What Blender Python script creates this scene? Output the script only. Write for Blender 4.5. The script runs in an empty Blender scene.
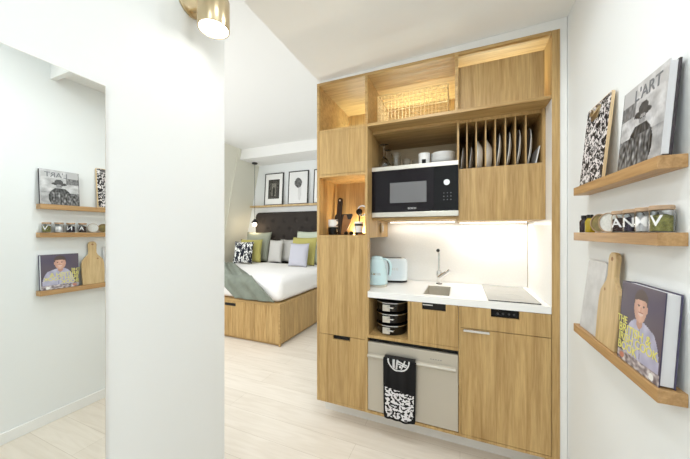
import bpy, bmesh, math, random
from mathutils import Vector, Matrix, noise
random.seed(4)
PI = math.pi
H = 1.38            # eye height; every z below is written relative to eye height
sc = bpy.context.scene
COL = sc.collection

# ------------------------------------------------------------------ helpers
def rad(a): return math.radians(a)

def box(bm, x0, x1, y0, y1, z0, z1):
    r = bmesh.ops.create_cube(bm, size=1.0)
    for v in r['verts']:
        v.co = Vector(((x0+x1)/2 + v.co.x*(x1-x0), (y0+y1)/2 + v.co.y*(y1-y0), (z0+z1)/2 + v.co.z*(z1-z0)))
    return r['verts']

def prism(bm, poly, axis, a, b):
    """poly: 2-D points; axis 'x','y','z' = extrusion axis from a to b"""
    def p(u, v, t):
        return (t, u, v) if axis == 'x' else (u, t, v) if axis == 'y' else (u, v, t)
    A = [bm.verts.new(p(u, v, a)) for u, v in poly]
    B = [bm.verts.new(p(u, v, b)) for u, v in poly]
    n = len(poly)
    bm.faces.new(A); bm.faces.new(B[::-1])
    for i in range(n):
        bm.faces.new((A[i], B[i], B[(i+1) % n], A[(i+1) % n]))
    return A + B

def lathe(bm, prof, c=(0, 0, 0), seg=32, axis='z'):
    """prof: (radius, height) pairs"""
    rings = []
    for r, h in prof:
        if r < 1e-6:
            rings.append([bm.verts.new((0, 0, h))])
        else:
            rings.append([bm.verts.new((r*math.cos(2*PI*k/seg), r*math.sin(2*PI*k/seg), h)) for k in range(seg)])
    for a, b in zip(rings, rings[1:]):
        for k in range(seg):
            k2 = (k+1) % seg
            if len(a) == 1 and len(b) == 1: continue
            if len(a) == 1: bm.faces.new((a[0], b[k2], b[k]))
            elif len(b) == 1: bm.faces.new((a[k], a[k2], b[0]))
            else: bm.faces.new((a[k], a[k2], b[k2], b[k]))
    vs = [v for r in rings for v in r]
    if axis == 'x': M = Matrix.Rotation(rad(90), 4, 'Y')
    elif axis == 'y': M = Matrix.Rotation(rad(90), 4, 'X')
    else: M = Matrix.Identity(4)
    M = Matrix.Translation(c) @ M
    for v in vs: v.co = M @ v.co
    return vs

def tube(bm, pts, r, seg=10):
    pts = [Vector(p) for p in pts]
    rings = []
    up = Vector((0.13, 0.21, 0.97)).normalized()
    for i, p in enumerate(pts):
        t = (pts[min(i+1, len(pts)-1)] - pts[max(i-1, 0)]).normalized()
        a = t.cross(up)
        if a.length < 0.1: a = t.cross(Vector((1, 0, 0)))
        a.normalize(); b = t.cross(a)
        rr = r[i] if isinstance(r, (list, tuple)) else r
        rings.append([bm.verts.new(p + rr*(math.cos(2*PI*k/seg)*a + math.sin(2*PI*k/seg)*b)) for k in range(seg)])
    for A, B in zip(rings, rings[1:]):
        for k in range(seg):
            bm.faces.new((A[k], A[(k+1) % seg], B[(k+1) % seg], B[k]))
    bm.faces.new(rings[0]); bm.faces.new(rings[-1][::-1])

def sphere(bm, c, r, sx=1, sy=1, sz=1, seg=16):
    q = bmesh.ops.create_uvsphere(bm, u_segments=seg, v_segments=seg//2+2, radius=r)
    for v in q['verts']:
        v.co = Vector((c[0]+v.co.x*sx, c[1]+v.co.y*sy, c[2]+v.co.z*sz))

def bez(p0, p1, p2, p3, n=10):
    out = []
    for i in range(n+1):
        t = i/n
        out.append(tuple((1-t)**3*a + 3*(1-t)**2*t*b + 3*(1-t)*t*t*c + t**3*d for a, b, c, d in zip(p0, p1, p2, p3)))
    return out

def base_of(o):
    v = Vector((0, 0, 0))
    while o is not None:
        v += o.location; o = o.parent
    return v

def obj(name, bm, mat, parent=None, local=False, smooth=False, bevel=0, subsurf=0, bseg=2):
    """link a bmesh as one object. World geometry is given with z relative to eye height."""
    bmesh.ops.recalc_face_normals(bm, faces=bm.faces)
    me = bpy.data.meshes.new(name)
    if not local:
        off = Vector((0, 0, H)) - (base_of(parent) if parent else Vector((0, 0, 0)))
        bmesh.ops.translate(bm, vec=off, verts=bm.verts)
    bm.to_mesh(me); bm.free()
    for m in (mat if isinstance(mat, (list, tuple)) else [mat]): me.materials.append(m)
    o = bpy.data.objects.new(name, me); COL.objects.link(o)
    if smooth:
        for p in me.polygons: p.use_smooth = True
    if bevel:
        b = o.modifiers.new('bevel', 'BEVEL'); b.width = bevel; b.segments = bseg; b.limit_method = 'ANGLE'; b.angle_limit = rad(35)
        if not smooth:
            for p in me.polygons: p.use_smooth = False
    if subsurf:
        s = o.modifiers.new('sub', 'SUBSURF'); s.levels = subsurf; s.render_levels = subsurf
    if smooth == 'auto' or (smooth and smooth != 'all'):
        me.polygons.foreach_set('use_smooth', [True]*len(me.polygons))
        try:
            me.set_sharp_from_angle(angle=rad(40))
        except Exception:
            pass
    if parent: o.parent = parent
    return o

def tag(o, label, cat, group=None):
    o['label'] = label; o['category'] = cat
    if group: o['group'] = group
    return o

def thing(name, label, cat, loc=(0, 0, 0), rot=(0, 0, 0), group=None):
    o = bpy.data.objects.new(name, None); COL.objects.link(o)
    o.empty_display_size = 0.05
    o.location = (loc[0], loc[1], loc[2] + H); o.rotation_euler = rot
    return tag(o, label, cat, group)

def struct(name, bm, mat, **k):
    o = obj(name, bm, mat, **k); o['kind'] = 'structure'; return o

def dup(root, loc=None, rot=None, label=None, group=None):
    r = root.copy(); COL.objects.link(r)
    if loc is not None: r.location = (loc[0], loc[1], loc[2] + H)
    if rot is not None: r.rotation_euler = rot
    if label: r['label'] = label
    if group: r['group'] = group
    for ch in list(root.children):
        c = ch.copy(); COL.objects.link(c); c.parent = r
        for g in list(ch.children):
            d = g.copy(); COL.objects.link(d); d.parent = c
    return r

def text_into(bm, s, size, M, mat_index=0, depth=0.0004, wrap=None, space=1.0):
    """adds the outline of a word, lying in local XY, mapped by M, into bm"""
    cu = bpy.data.curves.new('t', 'FONT'); cu.body = s; cu.size = size
    cu.align_x = 'CENTER'; cu.align_y = 'CENTER'; cu.extrude = depth; cu.space_character = space
    cu.offset = size*0.012
    ob = bpy.data.objects.new('t', cu); COL.objects.link(ob)
    dg = bpy.context.evaluated_depsgraph_get(); dg.update()
    me = bpy.data.meshes.new_from_object(ob.evaluated_get(dg))
    n0 = len(bm.verts); f0 = len(bm.faces)
    bm.from_mesh(me)
    bm.verts.ensure_lookup_table(); bm.faces.ensure_lookup_table()
    for v in bm.verts[n0:]:
        if wrap:
            rr = wrap + v.co.z + 0.0006; a = v.co.x/wrap
            v.co = Vector((rr*math.sin(a), v.co.y, rr*math.cos(a)))
        v.co = M @ v.co
    for f in bm.faces[f0:]: f.material_index = mat_index
    bpy.data.objects.remove(ob); bpy.data.curves.remove(cu); bpy.data.meshes.remove(me)

# ------------------------------------------------------------------ materials
def srgb(r, g, b):
    f = lambda c: (c/255/12.92) if c/255 <= 0.04045 else ((c/255+0.055)/1.055)**2.4
    return (f(r), f(g), f(b), 1)

def newmat(name):
    m = bpy.data.materials.new(name); m.use_nodes = True
    nt = m.node_tree; b = nt.nodes['Principled BSDF']
    return m, nt, b

def mat(name, col, rough=0.5, metal=0.0, spec=0.5, bump=0, bscale=200, var=0.0, vscale=3, trans=0, emis=None, estr=0, coat=0, ior=1.5):
    m, nt, b = newmat(name)
    c = col if len(col) == 4 else (*col, 1)
    b.inputs['Base Color'].default_value = c
    b.inputs['Roughness'].default_value = rough; b.inputs['Metallic'].default_value = metal
    b.inputs['Transmission Weight'].default_value = trans
    b.inputs['Coat Weight'].default_value = coat
    b.inputs['Specular IOR Level'].default_value = spec
    b.inputs['IOR'].default_value = ior
    if emis: b.inputs['Emission Color'].default_value = (*emis[:3], 1); b.inputs['Emission Strength'].default_value = estr
    tc = nt.nodes.new('ShaderNodeTexCoord')
    if var:
        n = nt.nodes.new('ShaderNodeTexNoise'); n.inputs['Scale'].default_value = vscale; n.inputs['Detail'].default_value = 4
        nt.links.new(tc.outputs['Object'], n.inputs['Vector'])
        r = nt.nodes.new('ShaderNodeValToRGB')
        r.color_ramp.elements[0].position = 0.3; r.color_ramp.elements[1].position = 0.7
        r.color_ramp.elements[0].color = (*[max(0, k*(1-var)) for k in c[:3]], 1)
        r.color_ramp.elements[1].color = (*[min(1, k*(1+var)) for k in c[:3]], 1)
        nt.links.new(n.outputs['Fac'], r.inputs['Fac']); nt.links.new(r.outputs['Color'], b.inputs['Base Color'])
    if bump:
        n = nt.nodes.new('ShaderNodeTexNoise'); n.inputs['Scale'].default_value = bscale; n.inputs['Detail'].default_value = 3
        nt.links.new(tc.outputs['Object'], n.inputs['Vector'])
        bp = nt.nodes.new('ShaderNodeBump'); bp.inputs['Strength'].default_value = bump; bp.inputs['Distance'].default_value = 0.002
        nt.links.new(n.outputs['Fac'], bp.inputs['Height']); nt.links.new(bp.outputs['Normal'], b.inputs['Normal'])
    return m

def wood(name, lo, hi, axis='z', rough=0.45, band=0.0):
    m, nt, b = newmat(name)
    L = nt.links; N = nt.nodes.new
    g = N('ShaderNodeNewGeometry')
    mp = N('ShaderNodeMapping'); s = [34, 34, 34]; s['xyz'.index(axis)] = 1.6
    mp.inputs['Scale'].default_value = s
    L.new(g.outputs['Position'], mp.inputs['Vector'])
    n = N('ShaderNodeTexNoise'); n.inputs['Scale'].default_value = 1.0; n.inputs['Detail'].default_value = 6; n.inputs['Roughness'].default_value = 0.6
    n.inputs['Distortion'].default_value = 0.6
    L.new(mp.outputs[0], n.inputs['Vector'])
    mp2 = N('ShaderNodeMapping'); s2 = [150, 150, 150]; s2['xyz'.index(axis)] = 9
    mp2.inputs['Scale'].default_value = s2
    L.new(g.outputs['Position'], mp2.inputs['Vector'])
    n2 = N('ShaderNodeTexNoise'); n2.inputs['Scale'].default_value = 1.0; n2.inputs['Detail'].default_value = 3
    L.new(mp2.outputs[0], n2.inputs['Vector'])
    mx = N('ShaderNodeMath'); mx.operation = 'MULTIPLY_ADD'; mx.inputs[1].default_value = 0.35
    sb = N('ShaderNodeMath'); sb.operation = 'MULTIPLY'; sb.inputs[1].default_value = 0.75
    L.new(n.outputs['Fac'], sb.inputs[0]); L.new(n2.outputs['Fac'], mx.inputs[0]); L.new(sb.outputs[0], mx.inputs[2])
    r = N('ShaderNodeValToRGB'); r.color_ramp.elements[0].position = 0.36; r.color_ramp.elements[1].position = 0.70
    r.color_ramp.elements[0].color = lo; r.color_ramp.elements[1].color = hi
    L.new(mx.outputs[0], r.inputs['Fac'])
    out = r.outputs['Color']
    if band:
        sp = N('ShaderNodeSeparateXYZ'); L.new(g.outputs['Position'], sp.inputs[0])
        ad = N('ShaderNodeMath'); ad.operation = 'ADD'; L.new(sp.outputs['X'], ad.inputs[0]); L.new(sp.outputs['Y'], ad.inputs[1])
        dv = N('ShaderNodeMath'); dv.operation = 'MULTIPLY'; dv.inputs[1].default_value = 1/0.085; L.new(ad.outputs[0], dv.inputs[0])
        fl = N('ShaderNodeMath'); fl.operation = 'FLOOR'; L.new(dv.outputs[0], fl.inputs[0])
        wn = N('ShaderNodeTexWhiteNoise'); wn.noise_dimensions = '1D'; L.new(fl.outputs[0], wn.inputs['W'])
        hv = N('ShaderNodeHueSaturation')
        ma = N('ShaderNodeMapRange'); ma.inputs['To Min'].default_value = 1-band; ma.inputs['To Max'].default_value = 1+band
        L.new(wn.outputs['Value'], ma.inputs['Value']); L.new(ma.outputs[0], hv.inputs['Value']); L.new(out, hv.inputs['Color'])
        out = hv.outputs['Color']
    L.new(out, b.inputs['Base Color'])
    b.inputs['Roughness'].default_value = rough
    bp = N('ShaderNodeBump'); bp.inputs['Strength'].default_value = 0.12; bp.inputs['Distance'].default_value = 0.001
    L.new(n2.outputs['Fac'], bp.inputs['Height']); L.new(bp.outputs['Normal'], b.inputs['Normal'])
    return m

def floor_mat():
    m, nt, b = newmat('pale_oak_planks'); L = nt.links; N = nt.nodes.new
    g = N('ShaderNodeNewGeometry')
    br = N('ShaderNodeTexBrick'); br.offset = 0.37; br.inputs['Scale'].default_value = 1.0
    br.inputs['Brick Width'].default_value = 1.7; br.inputs['Row Height'].default_value = 0.19
    br.inputs['Mortar Size'].default_value = 0.0012; br.inputs['Mortar Smooth'].default_value = 0.3
    br.inputs['Color1'].default_value = FL1; br.inputs['Color2'].default_value = FL2; br.inputs['Mortar'].default_value = FLM
    L.new(g.outputs['Position'], br.inputs['Vector'])
    mp = N('ShaderNodeMapping'); mp.inputs['Scale'].default_value = (2.2, 22, 1); L.new(g.outputs['Position'], mp.inputs['Vector'])
    n = N('ShaderNodeTexNoise'); n.inputs['Scale'].default_value = 1; n.inputs['Detail'].default_value = 7; n.inputs['Distortion'].default_value = 1.4
    L.new(mp.outputs[0], n.inputs['Vector'])
    r = N('ShaderNodeValToRGB'); r.color_ramp.elements[0].position = 0.36; r.color_ramp.elements[1].position = 0.62
    r.color_ramp.elements[0].color = (0.90, 0.885, 0.86, 1); r.color_ramp.elements[1].color = (1, 1, 1, 1)
    L.new(n.outputs['Fac'], r.inputs['Fac'])
    mx = N('ShaderNodeMix'); mx.data_type = 'RGBA'; mx.blend_type = 'MULTIPLY'; mx.inputs['Factor'].default_value = 0.75
    L.new(br.outputs['Color'], mx.inputs['A']); L.new(r.outputs['Color'], mx.inputs['B'])
    L.new(mx.outputs['Result'], b.inputs['Base Color'])
    b.inputs['Roughness'].default_value = 0.42
    return m

def scribble(name, dark, light, scale=60, thr=0.5, stretch=(1, 1, 1), dist=1.5, rough=0.7):
    """two-colour hand-drawn pattern"""
    m, nt, b = newmat(name); L = nt.links; N = nt.nodes.new
    tc = N('ShaderNodeTexCoord'); mp = N('ShaderNodeMapping'); mp.inputs['Scale'].default_value = stretch
    L.new(tc.outputs['Object'], mp.inputs['Vector'])
    n = N('ShaderNodeTexNoise'); n.inputs['Scale'].default_value = scale; n.inputs['Detail'].default_value = 1.0; n.inputs['Distortion'].default_value = dist
    L.new(mp.outputs[0], n.inputs['Vector'])
    r = N('ShaderNodeValToRGB'); r.color_ramp.interpolation = 'LINEAR'
    r.color_ramp.elements[0].position = thr-0.012; r.color_ramp.elements[1].position = thr+0.012
    r.color_ramp.elements[0].color = dark; r.color_ramp.elements[1].color = light
    L.new(n.outputs['Fac'], r.inputs['Fac']); L.new(r.outputs['Color'], b.inputs['Base Color'])
    b.inputs['Roughness'].default_value = rough
    return m

def printmat(name, rough=0.35):
    m, nt, b = newmat(name)
    a = nt.nodes.new('ShaderNodeAttribute'); a.attribute_name = 'Print'
    nt.links.new(a.outputs['Color'], b.inputs['Base Color']); b.inputs['Roughness'].default_value = rough
    return m

OAK_LO = srgb(158, 123, 70); OAK_HI = srgb(202, 169, 114)
FL1 = srgb(234, 226, 214); FL2 = srgb(227, 218, 205); FLM = srgb(196, 185, 168)
M = {}
M['oak'] = wood('oak_veneer', OAK_LO, OAK_HI, 'z', band=0.05)
M['oak_h'] = wood('oak_veneer_across', OAK_LO, OAK_HI, 'x')
M['oak_y'] = wood('oak_deep', OAK_LO, OAK_HI, 'y')
M['oak_shelf'] = wood('oak_ledge', srgb(150, 112, 66), srgb(190, 152, 104), 'y')
M['floor'] = floor_mat()
M['wall'] = mat('white_paint', srgb(233, 236, 236), 0.85, bump=0.03, bscale=90)
M['ceil'] = mat('ceiling_paint', srgb(238, 238, 236), 0.9)
M['slopewall'] = mat('cream_paint', srgb(224, 222, 208), 0.9)
M['trim'] = mat('white_lacquer', srgb(238, 238, 236), 0.4)
M['splash'] = mat('white_glass_panel', srgb(240, 239, 236), 0.25, var=0.02, vscale=80)
M['quartz'] = mat('white_quartz', srgb(245, 245, 243), 0.25)
M['plinth'] = mat('pale_plinth', srgb(232, 231, 228), 0.45)
M['steel'] = mat('brushed_steel', srgb(214, 210, 200), 0.36, metal=0.7, var=0.03, vscale=30)
M['dwsteel'] = mat('fingerprint_proof_steel', srgb(196, 190, 178), 0.42, metal=0.6)
M['chrome'] = mat('chrome', srgb(225, 225, 225), 0.12, metal=1)
M['mirror'] = mat('mirror_glass', (0.90, 0.925, 0.915), 0.0, metal=1)
M['brass'] = mat('brushed_brass', srgb(206, 188, 154), 0.3, metal=0.95)
M['black'] = mat('black_plastic', srgb(12, 11, 12), 0.35, spec=0.3)
M['blackglass'] = mat('black_glass', srgb(7, 6, 8), 0.12, spec=0.25)
M['mwdoor'] = mat('microwave_door_glass', srgb(20, 14, 20), 0.2, spec=0.25)
M['mwwin'] = mat('microwave_window', srgb(112, 112, 114), 0.2)
M['recess'] = mat('black_recess', srgb(8, 6, 5), 0.6)
M['shade_back'] = mat('shade_back_panel', srgb(48, 36, 26), 0.7)  # shade inside the pan niche put into the panel colour
M['hob'] = mat('hob_glass_sheen', srgb(176, 176, 172), 0.12)  # splashback reflection put into the glass colour as pale grey
M['pan'] = mat('black_enamel', srgb(20, 18, 18), 0.25)
M['aqua'] = mat('aqua_enamel', srgb(204, 232, 238), 0.22, coat=0.5)
M['paleaqua'] = mat('pale_aqua_enamel', srgb(222, 234, 242), 0.22, coat=0.5)
M['china'] = mat('white_china', srgb(240, 240, 238), 0.25)
M['greychina'] = mat('grey_stoneware', srgb(176, 174, 170), 0.35)
M['platechina'] = mat('pale_stoneware', srgb(222, 220, 216), 0.3)
M['glass'] = mat('clear_glass', (0.97, 0.98, 0.98), 0.02, trans=1.0, ior=1.45)
M['jar'] = mat('jar_glass', (0.97, 0.98, 0.98), 0.03, trans=1.0, ior=1.15)
M['wire'] = mat('brass_wire', srgb(236, 212, 158), 0.4, metal=0.3)
M['ledwarm'] = mat('warm_led', (1, 0.8, 0.5), 0.5, emis=(1, 0.72, 0.36), estr=6)
M['ledcool'] = mat('neutral_led', (1, 0.95, 0.88), 0.5, emis=(1, 0.93, 0.82), estr=4)
M['lampface'] = mat('lit_lens', (1, 1, 1), 0.5, emis=(1, 0.97, 0.9), estr=9)
M['bulb'] = mat('lit_bulb', (1, 0.9, 0.7), 0.5, emis=(1, 0.85, 0.62), estr=7)
M['headboard'] = mat('charcoal_wool', srgb(52, 46, 42), 0.9, bump=0.3, bscale=300)
M['duvet'] = mat('white_cotton', srgb(244, 242, 240), 0.85, bump=0.1, bscale=40)
M['throw'] = mat('sage_wool', srgb(122, 128, 116), 0.95, bump=0.5, bscale=250, var=0.12, vscale=12)
M['lime'] = mat('lime_linen', srgb(180, 172, 100), 0.9, bump=0.3, bscale=200)
M['sage'] = mat('sage_linen', srgb(158, 162, 146), 0.9, bump=0.3, bscale=200)
M['palesage'] = mat('pale_sage_linen', srgb(200, 208, 190), 0.9, bump=0.3, bscale=200)
M['greylinen'] = mat('light_grey_linen', srgb(200, 198, 194), 0.9, bump=0.3, bscale=200)
M['lavender'] = mat('lavender_grey_linen', srgb(190, 190, 200), 0.9, bump=0.3, bscale=200)
M['zebra'] = scribble('brushstroke_print', srgb(24, 26, 40), srgb(240, 240, 236), 26, 0.54, (1.4, 1, 0.6), 1.0, 0.9)
M['menu'] = scribble('doodle_print', srgb(16, 14, 18), srgb(226, 222, 222), 58, 0.51, (1, 1, 0.9), 1.4, 0.5)
M['frame'] = mat('black_frame', srgb(34, 32, 34), 0.4)
M['mount'] = mat('white_mount', srgb(240, 240, 238), 0.7)
M['print'] = printmat('printed_picture')
M['clothprint'] = printmat('printed_cotton', 0.95)
M['pages'] = mat('book_pages', srgb(214, 214, 216), 0.8)
M['darkcover'] = mat('dark_book_cloth', srgb(44, 36, 42), 0.4)
M['plumcover'] = mat('plum_book_cloth', srgb(70, 66, 92), 0.35)
M['yellowink'] = mat('yellow_ink', srgb(222, 214, 120), 0.5)
M['whiteink'] = mat('white_ink', srgb(238, 238, 238), 0.5)
M['silverink'] = mat('silver_ink', srgb(205, 205, 205), 0.4)
M['greyink'] = mat('grey_ink', srgb(120, 122, 126), 0.5)
M['paleboard'] = wood('maple_board', srgb(178, 148, 102), srgb(210, 184, 138), 'z')
M['clipwood'] = wood('pale_ply', srgb(206, 178, 134), srgb(226, 202, 164), 'z')
M['palepanel'] = wood('pale_back_panel', srgb(206, 184, 148), srgb(226, 208, 176), 'x')
M['keyink'] = mat('key_grey', srgb(62, 62, 64), 0.5)
M['marble'] = mat('grey_marble', srgb(196, 196, 196), 0.35, var=0.16, vscale=14)
M['cork'] = mat('acacia_lid', srgb(176, 148, 120), 0.6, var=0.1, vscale=60)
M['nuts'] = mat('dark_seeds', srgb(70, 48, 42), 0.7, var=0.5, vscale=160)
M['tea'] = mat('blackcurrant_tea', srgb(60, 52, 68), 0.7, var=0.5, vscale=160)
M['sugar'] = mat('white_sugar', srgb(225, 225, 228), 0.7, var=0.1, vscale=160)
M['herbs'] = mat('dried_herbs', srgb(136, 134, 76), 0.8, var=0.4, vscale=120)
M['olive'] = mat('olive_tin', srgb(122, 108, 60), 0.4, var=0.35, vscale=45)
M['whitetin'] = mat('white_speckled_tin', srgb(208, 208, 202), 0.5, var=0.12, vscale=120)
M['oil'] = mat('olive_oil', srgb(190, 166, 40), 0.15, trans=0.3)
M['vinegar'] = mat('dark_vinegar', srgb(38, 22, 28), 0.15)
M['leather'] = mat('walnut_board', srgb(152, 108, 64), 0.5, var=0.2, vscale=20)
M['darkwood'] = mat('dark_wood', srgb(38, 30, 26), 0.5)

# ------------------------------------------------------------------ setting
D = 1.84     # plane of the kitchen fronts
R = 1.955    # plane of the wall units
ZC = 1.164   # corridor ceiling
ZB = 1.606   # bedroom ceiling
ZH = 1.36    # entrance ceiling
WX = 0.536   # right wall
LX = -1.12   # mirror wall

bm = bmesh.new(); box(bm, -5.0, 0.7, -1.75, 5.0, -1.48, -1.38); struct('floor', bm, M['floor'])
bm = bmesh.new(); box(bm, WX, WX+0.12, -1.75, 2.6, -1.38, ZH+0.05); struct('wall_right', bm, M['wall'])
bm = bmesh.new(); box(bm, LX-0.12, LX, -1.75, 1.09, -1.38, ZH+0.05); struct('wall_left', bm, M['wall'])
bm = bmesh.new(); box(bm, LX-0.12, WX+0.12, -1.87, -1.75, -1.38, ZH+0.05); struct('wall_entrance', bm, M['wall'])
FX0, FX1, FZ0, FZ1 = -3.7, -1.7, -0.55, 1.05
bm = bmesh.new()
box(bm, -4.9, FX0, 0.97, 1.09, -1.38, ZB); box(bm, FX1, LX-0.12, 0.97, 1.09, -1.38, ZB)
box(bm, FX0, FX1, 0.97, 1.09, -1.38, FZ0); box(bm, FX0, FX1, 0.97, 1.09, FZ1, ZB); struct('wall_front', bm, M['wall'])
bm = bmesh.new()
for x in (FX0, (FX0+FX1)/2-0.02, FX1-0.04): box(bm, x, x+0.04, 1.0, 1.05, FZ0, FZ1)
box(bm, FX0, FX1, 1.0, 1.05, FZ0, FZ0+0.04); box(bm, FX0, FX1, 1.0, 1.05, FZ1-0.04, FZ1)
struct('added_window_2', bm, M['trim'])  # second unseen window, added to light the foot of the bed
bm = bmesh.new(); box(bm, -4.9, -0.86, 4.8, 4.92, -1.38, ZB); struct('wall_back', bm, M['wall'])
bm = bmesh.new(); box(bm, -0.983, -0.86, 2.6, 4.8, -1.38, ZB); struct('wall_partition', bm, M['wall'])
bm = bmesh.new(); box(bm, -0.983, WX+0.12, 2.445, 2.6, -1.38, ZC+0.1); struct('wall_kitchen', bm, M['wall'])
def zc(x): return 1.118+(x+0.965)*0.0315
bm = bmesh.new()
prism(bm, [(-0.968, zc(-0.968)), (WX+0.12, zc(WX+0.12)), (WX+0.12, ZB+0.1), (-0.968, ZB+0.1)], 'y', 1.09, 2.6)
box(bm, -0.968, WX+0.12, 1.06, 1.09, zc(-0.968), ZB+0.1)
box(bm, LX-0.12, WX+0.12, -1.87, 1.06, ZH, ZB+0.1)
box(bm, LX-0.12, -0.968, 1.06, 1.09, ZH, ZB+0.1)
struct('ceiling', bm, M['ceil'])
bm = bmesh.new(); box(bm, -4.9, -0.968, 0.97, 4.92, ZB, ZB+0.1); struct('ceiling_bedroom', bm, M['ceil'])
bm = bmesh.new(); box(bm, -4.6, -0.984, 4.23, 4.8, 1.414, ZB); struct('trim_1', bm, M['ceil'])

# sloping bedroom wall with an added unseen window that lets in fill light
def sx(z): return -4.15 - 0.22*(0.5-z)
WY0, WY1, WZ0, WZ1 = 1.55, 3.75, -0.45, 1.15
bm = bmesh.new()
def slab(y0, y1, z0, z1, off=0.0, th=0.12):
    prism(bm, [(sx(z0)+off, z0), (sx(z1)+off, z1), (sx(z1)+off-th, z1), (sx(z0)+off-th, z0)], 'y', y0, y1)
slab(1.09, WY0, -1.38, ZB); slab(WY1, 4.8, -1.38, ZB); slab(WY0, WY1, -1.38, WZ0); slab(WY0, WY1, WZ1, ZB)
struct('wall_sloping', bm, M['slopewall'])
bm = bmesh.new(); slab(4.14, 4.18, -1.38, ZB-0.001, off=0.014, th=0.013); struct('trim_2', bm, M['slopewall'])
bm = bmesh.new()
for y in (WY0, (WY0+WY1)/2-0.02, WY1-0.04): slab(y, y+0.04, WZ0, WZ1, off=-0.03, th=0.05)
slab(WY0, WY1, WZ0, WZ0+0.04, off=-0.03, th=0.05); slab(WY0, WY1, WZ1-0.04, WZ1, off=-0.03, th=0.05)
struct('added_window_1', bm, M['trim'])

# skirting on the right wall, white fillers round the kitchen
bm = bmesh.new(); box(bm, WX-0.012, WX, -1.75, 1.838, -1.38, -1.305); struct('baseboard_right', bm, M['trim'], bevel=0.003)
bm = bmesh.new()
prism(bm, [(0.5015, -1.38), (WX-0.001, -1.38), (WX-0.001, zc(WX)-0.0005), (-0.968, zc(-0.968)-0.0005), (-0.968, 1.1055), (0.5015, 1.1055)], 'y', 1.845, 1.87)
struct('trim_3', bm, M['trim'], bevel=0.003)
bm = bmesh.new(); box(bm, -0.985, -0.9838, D+0.002, 2.44, -1.243, 1.104); struct('trim_4', bm, M['trim'])

# splashback, side lining
bm = bmesh.new(); box(bm, -0.965, 0.462, 2.425, 2.4445, -0.405, 0.085); struct('wall_splashback', bm, M['splash'])

# ------------------------------------------------------------------ kitchen cabinets
def notch_front(x0, x1, z0, z1, n0, n1, nd, y0=D, y1=D+0.018):
    bm = bmesh.new()
    prism(bm, [(x0, z0), (x1, z0), (x1, z1), (n1, z1), (n1, z1-nd), (n0, z1-nd), (n0, z1), (x0, z1)], 'y', y0, y1)
    return bm

t = thing('tall_cabinet', 'tall oak cabinet at the left end of the kitchen with an open mug niche', 'cabinet', (-0.784, 2.1, -1.243))
bm = bmesh.new()
box(bm, -0.9835, -0.966, D, 2.44, -1.243, 0.7535)
box(bm, -0.608, -0.5905, D, 2.43, -0.037, 0.7535); box(bm, -0.608, -0.5905, D, 2.43, -1.243, -0.449)
box(bm, -0.608, -0.5905, D, 1.90, -0.449, -0.037)
box(bm, -0.966, -0.608, D+0.001, 2.43, 0.7345, 0.7535)
box(bm, -0.966, -0.608, D+0.001, 2.43, 0.406, 0.4235)
box(bm, -0.966, -0.608, D+0.001, 2.42, -0.037, -0.019)
box(bm, -0.966, -0.608, 1.882, 1.9, -0.449, -0.037)
box(bm, -0.966, -0.608, D+0.001, 2.44, -1.243, -1.2255)
box(bm, -0.966, -0.608, 2.15, 2.162, -0.019, 0.406)
obj('carcass', bm, M['oak'], t)
bm = bmesh.new(); box(bm, -0.9645, -0.6095, D, D+0.018, 0.425, 0.733); obj('door', bm, M['oak'], t, bevel=0.0012)
bm = bmesh.new(); box(bm, -0.9645, -0.6095, D, D+0.018, -0.742, -0.0385); obj('door', bm, M['oak'], t, bevel=0.0012)
bm = notch_front(-0.9645, -0.6095, -1.224, -0.7455, -0.853, -0.72, 0.028)
dr = obj('drawer', bm, M['oak'], t, bevel=0.0012)
bm = bmesh.new(); box(bm, -0.875, -0.70, D+0.019, D+0.03, -0.80, -0.75); obj('handle_recess', bm, M['recess'], dr)

# open top cabinet over the whole kitchen
t = thing('open_top_cabinet', 'long open oak cabinet under the ceiling with warm glowing compartments', 'cabinet', (-0.25, 2.1, 0.7535))
bm = bmesh.new()
box(bm, -0.9835, 0.463, D, 2.44, 1.086, 1.104)
box(bm, -0.9835, -0.966, D, 2.44, 0.755, 1.086)
box(bm, -0.608, -0.5905, D, 2.43, 0.754, 1.086)
box(bm, -0.0285, -0.0105, D, 2.43, 0.752, 1.086)
box(bm, -0.589, 0.463, D, 2.44, 0.733, 0.7515)
obj('carcass', bm, M['oak_h'], t)
bm = bmesh.new(); box(bm, -0.966, 0.463, 2.43, 2.4435, 0.76, 1.086); obj('back_panel', bm, M['oak'], t)
bm = bmesh.new(); box(bm, -0.0095, 0.4435, 1.893, 1.911, 0.7525, 1.036); obj('flap', bm, M['oak'], t, bevel=0.0012)

bm = bmesh.new(); box(bm, 0.4645, 0.5005, D, 2.44, -1.379, 1.104)
tag(obj('end_panel', bm, M['oak'], bevel=0.001), 'full height oak end panel at the right edge of the kitchen', 'panel')
bm = bmesh.new(); box(bm, 0.4632, 0.4644, D+0.004, 2.42, -0.406, 0.732)
tag(obj('lining_panel', bm, M['splash']), 'white lining panel inside the right end of the kitchen recess', 'panel')

# microwave housing
t = thing('microwave_housing', 'open oak wall unit that holds the microwave and glassware', 'cabinet', (-0.3, 2.2, 0.088))
bm = bmesh.new()
box(bm, -0.589, -0.0195, R+0.002, 2.42, 0.088, 0.106)
obj('shelf_board', bm, M['oak_h'], t)
bm = bmesh.new(); box(bm, -0.589, -0.0195, R+0.002, 2.42, 0.713, 0.7325); obj('top_board', bm, M['oak_h'], t)
bm = bmesh.new(); box(bm, -0.589, -0.0195, 2.40, 2.42, 0.106, 0.713); obj('back_panel', bm, M['palepanel'], t)

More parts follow.
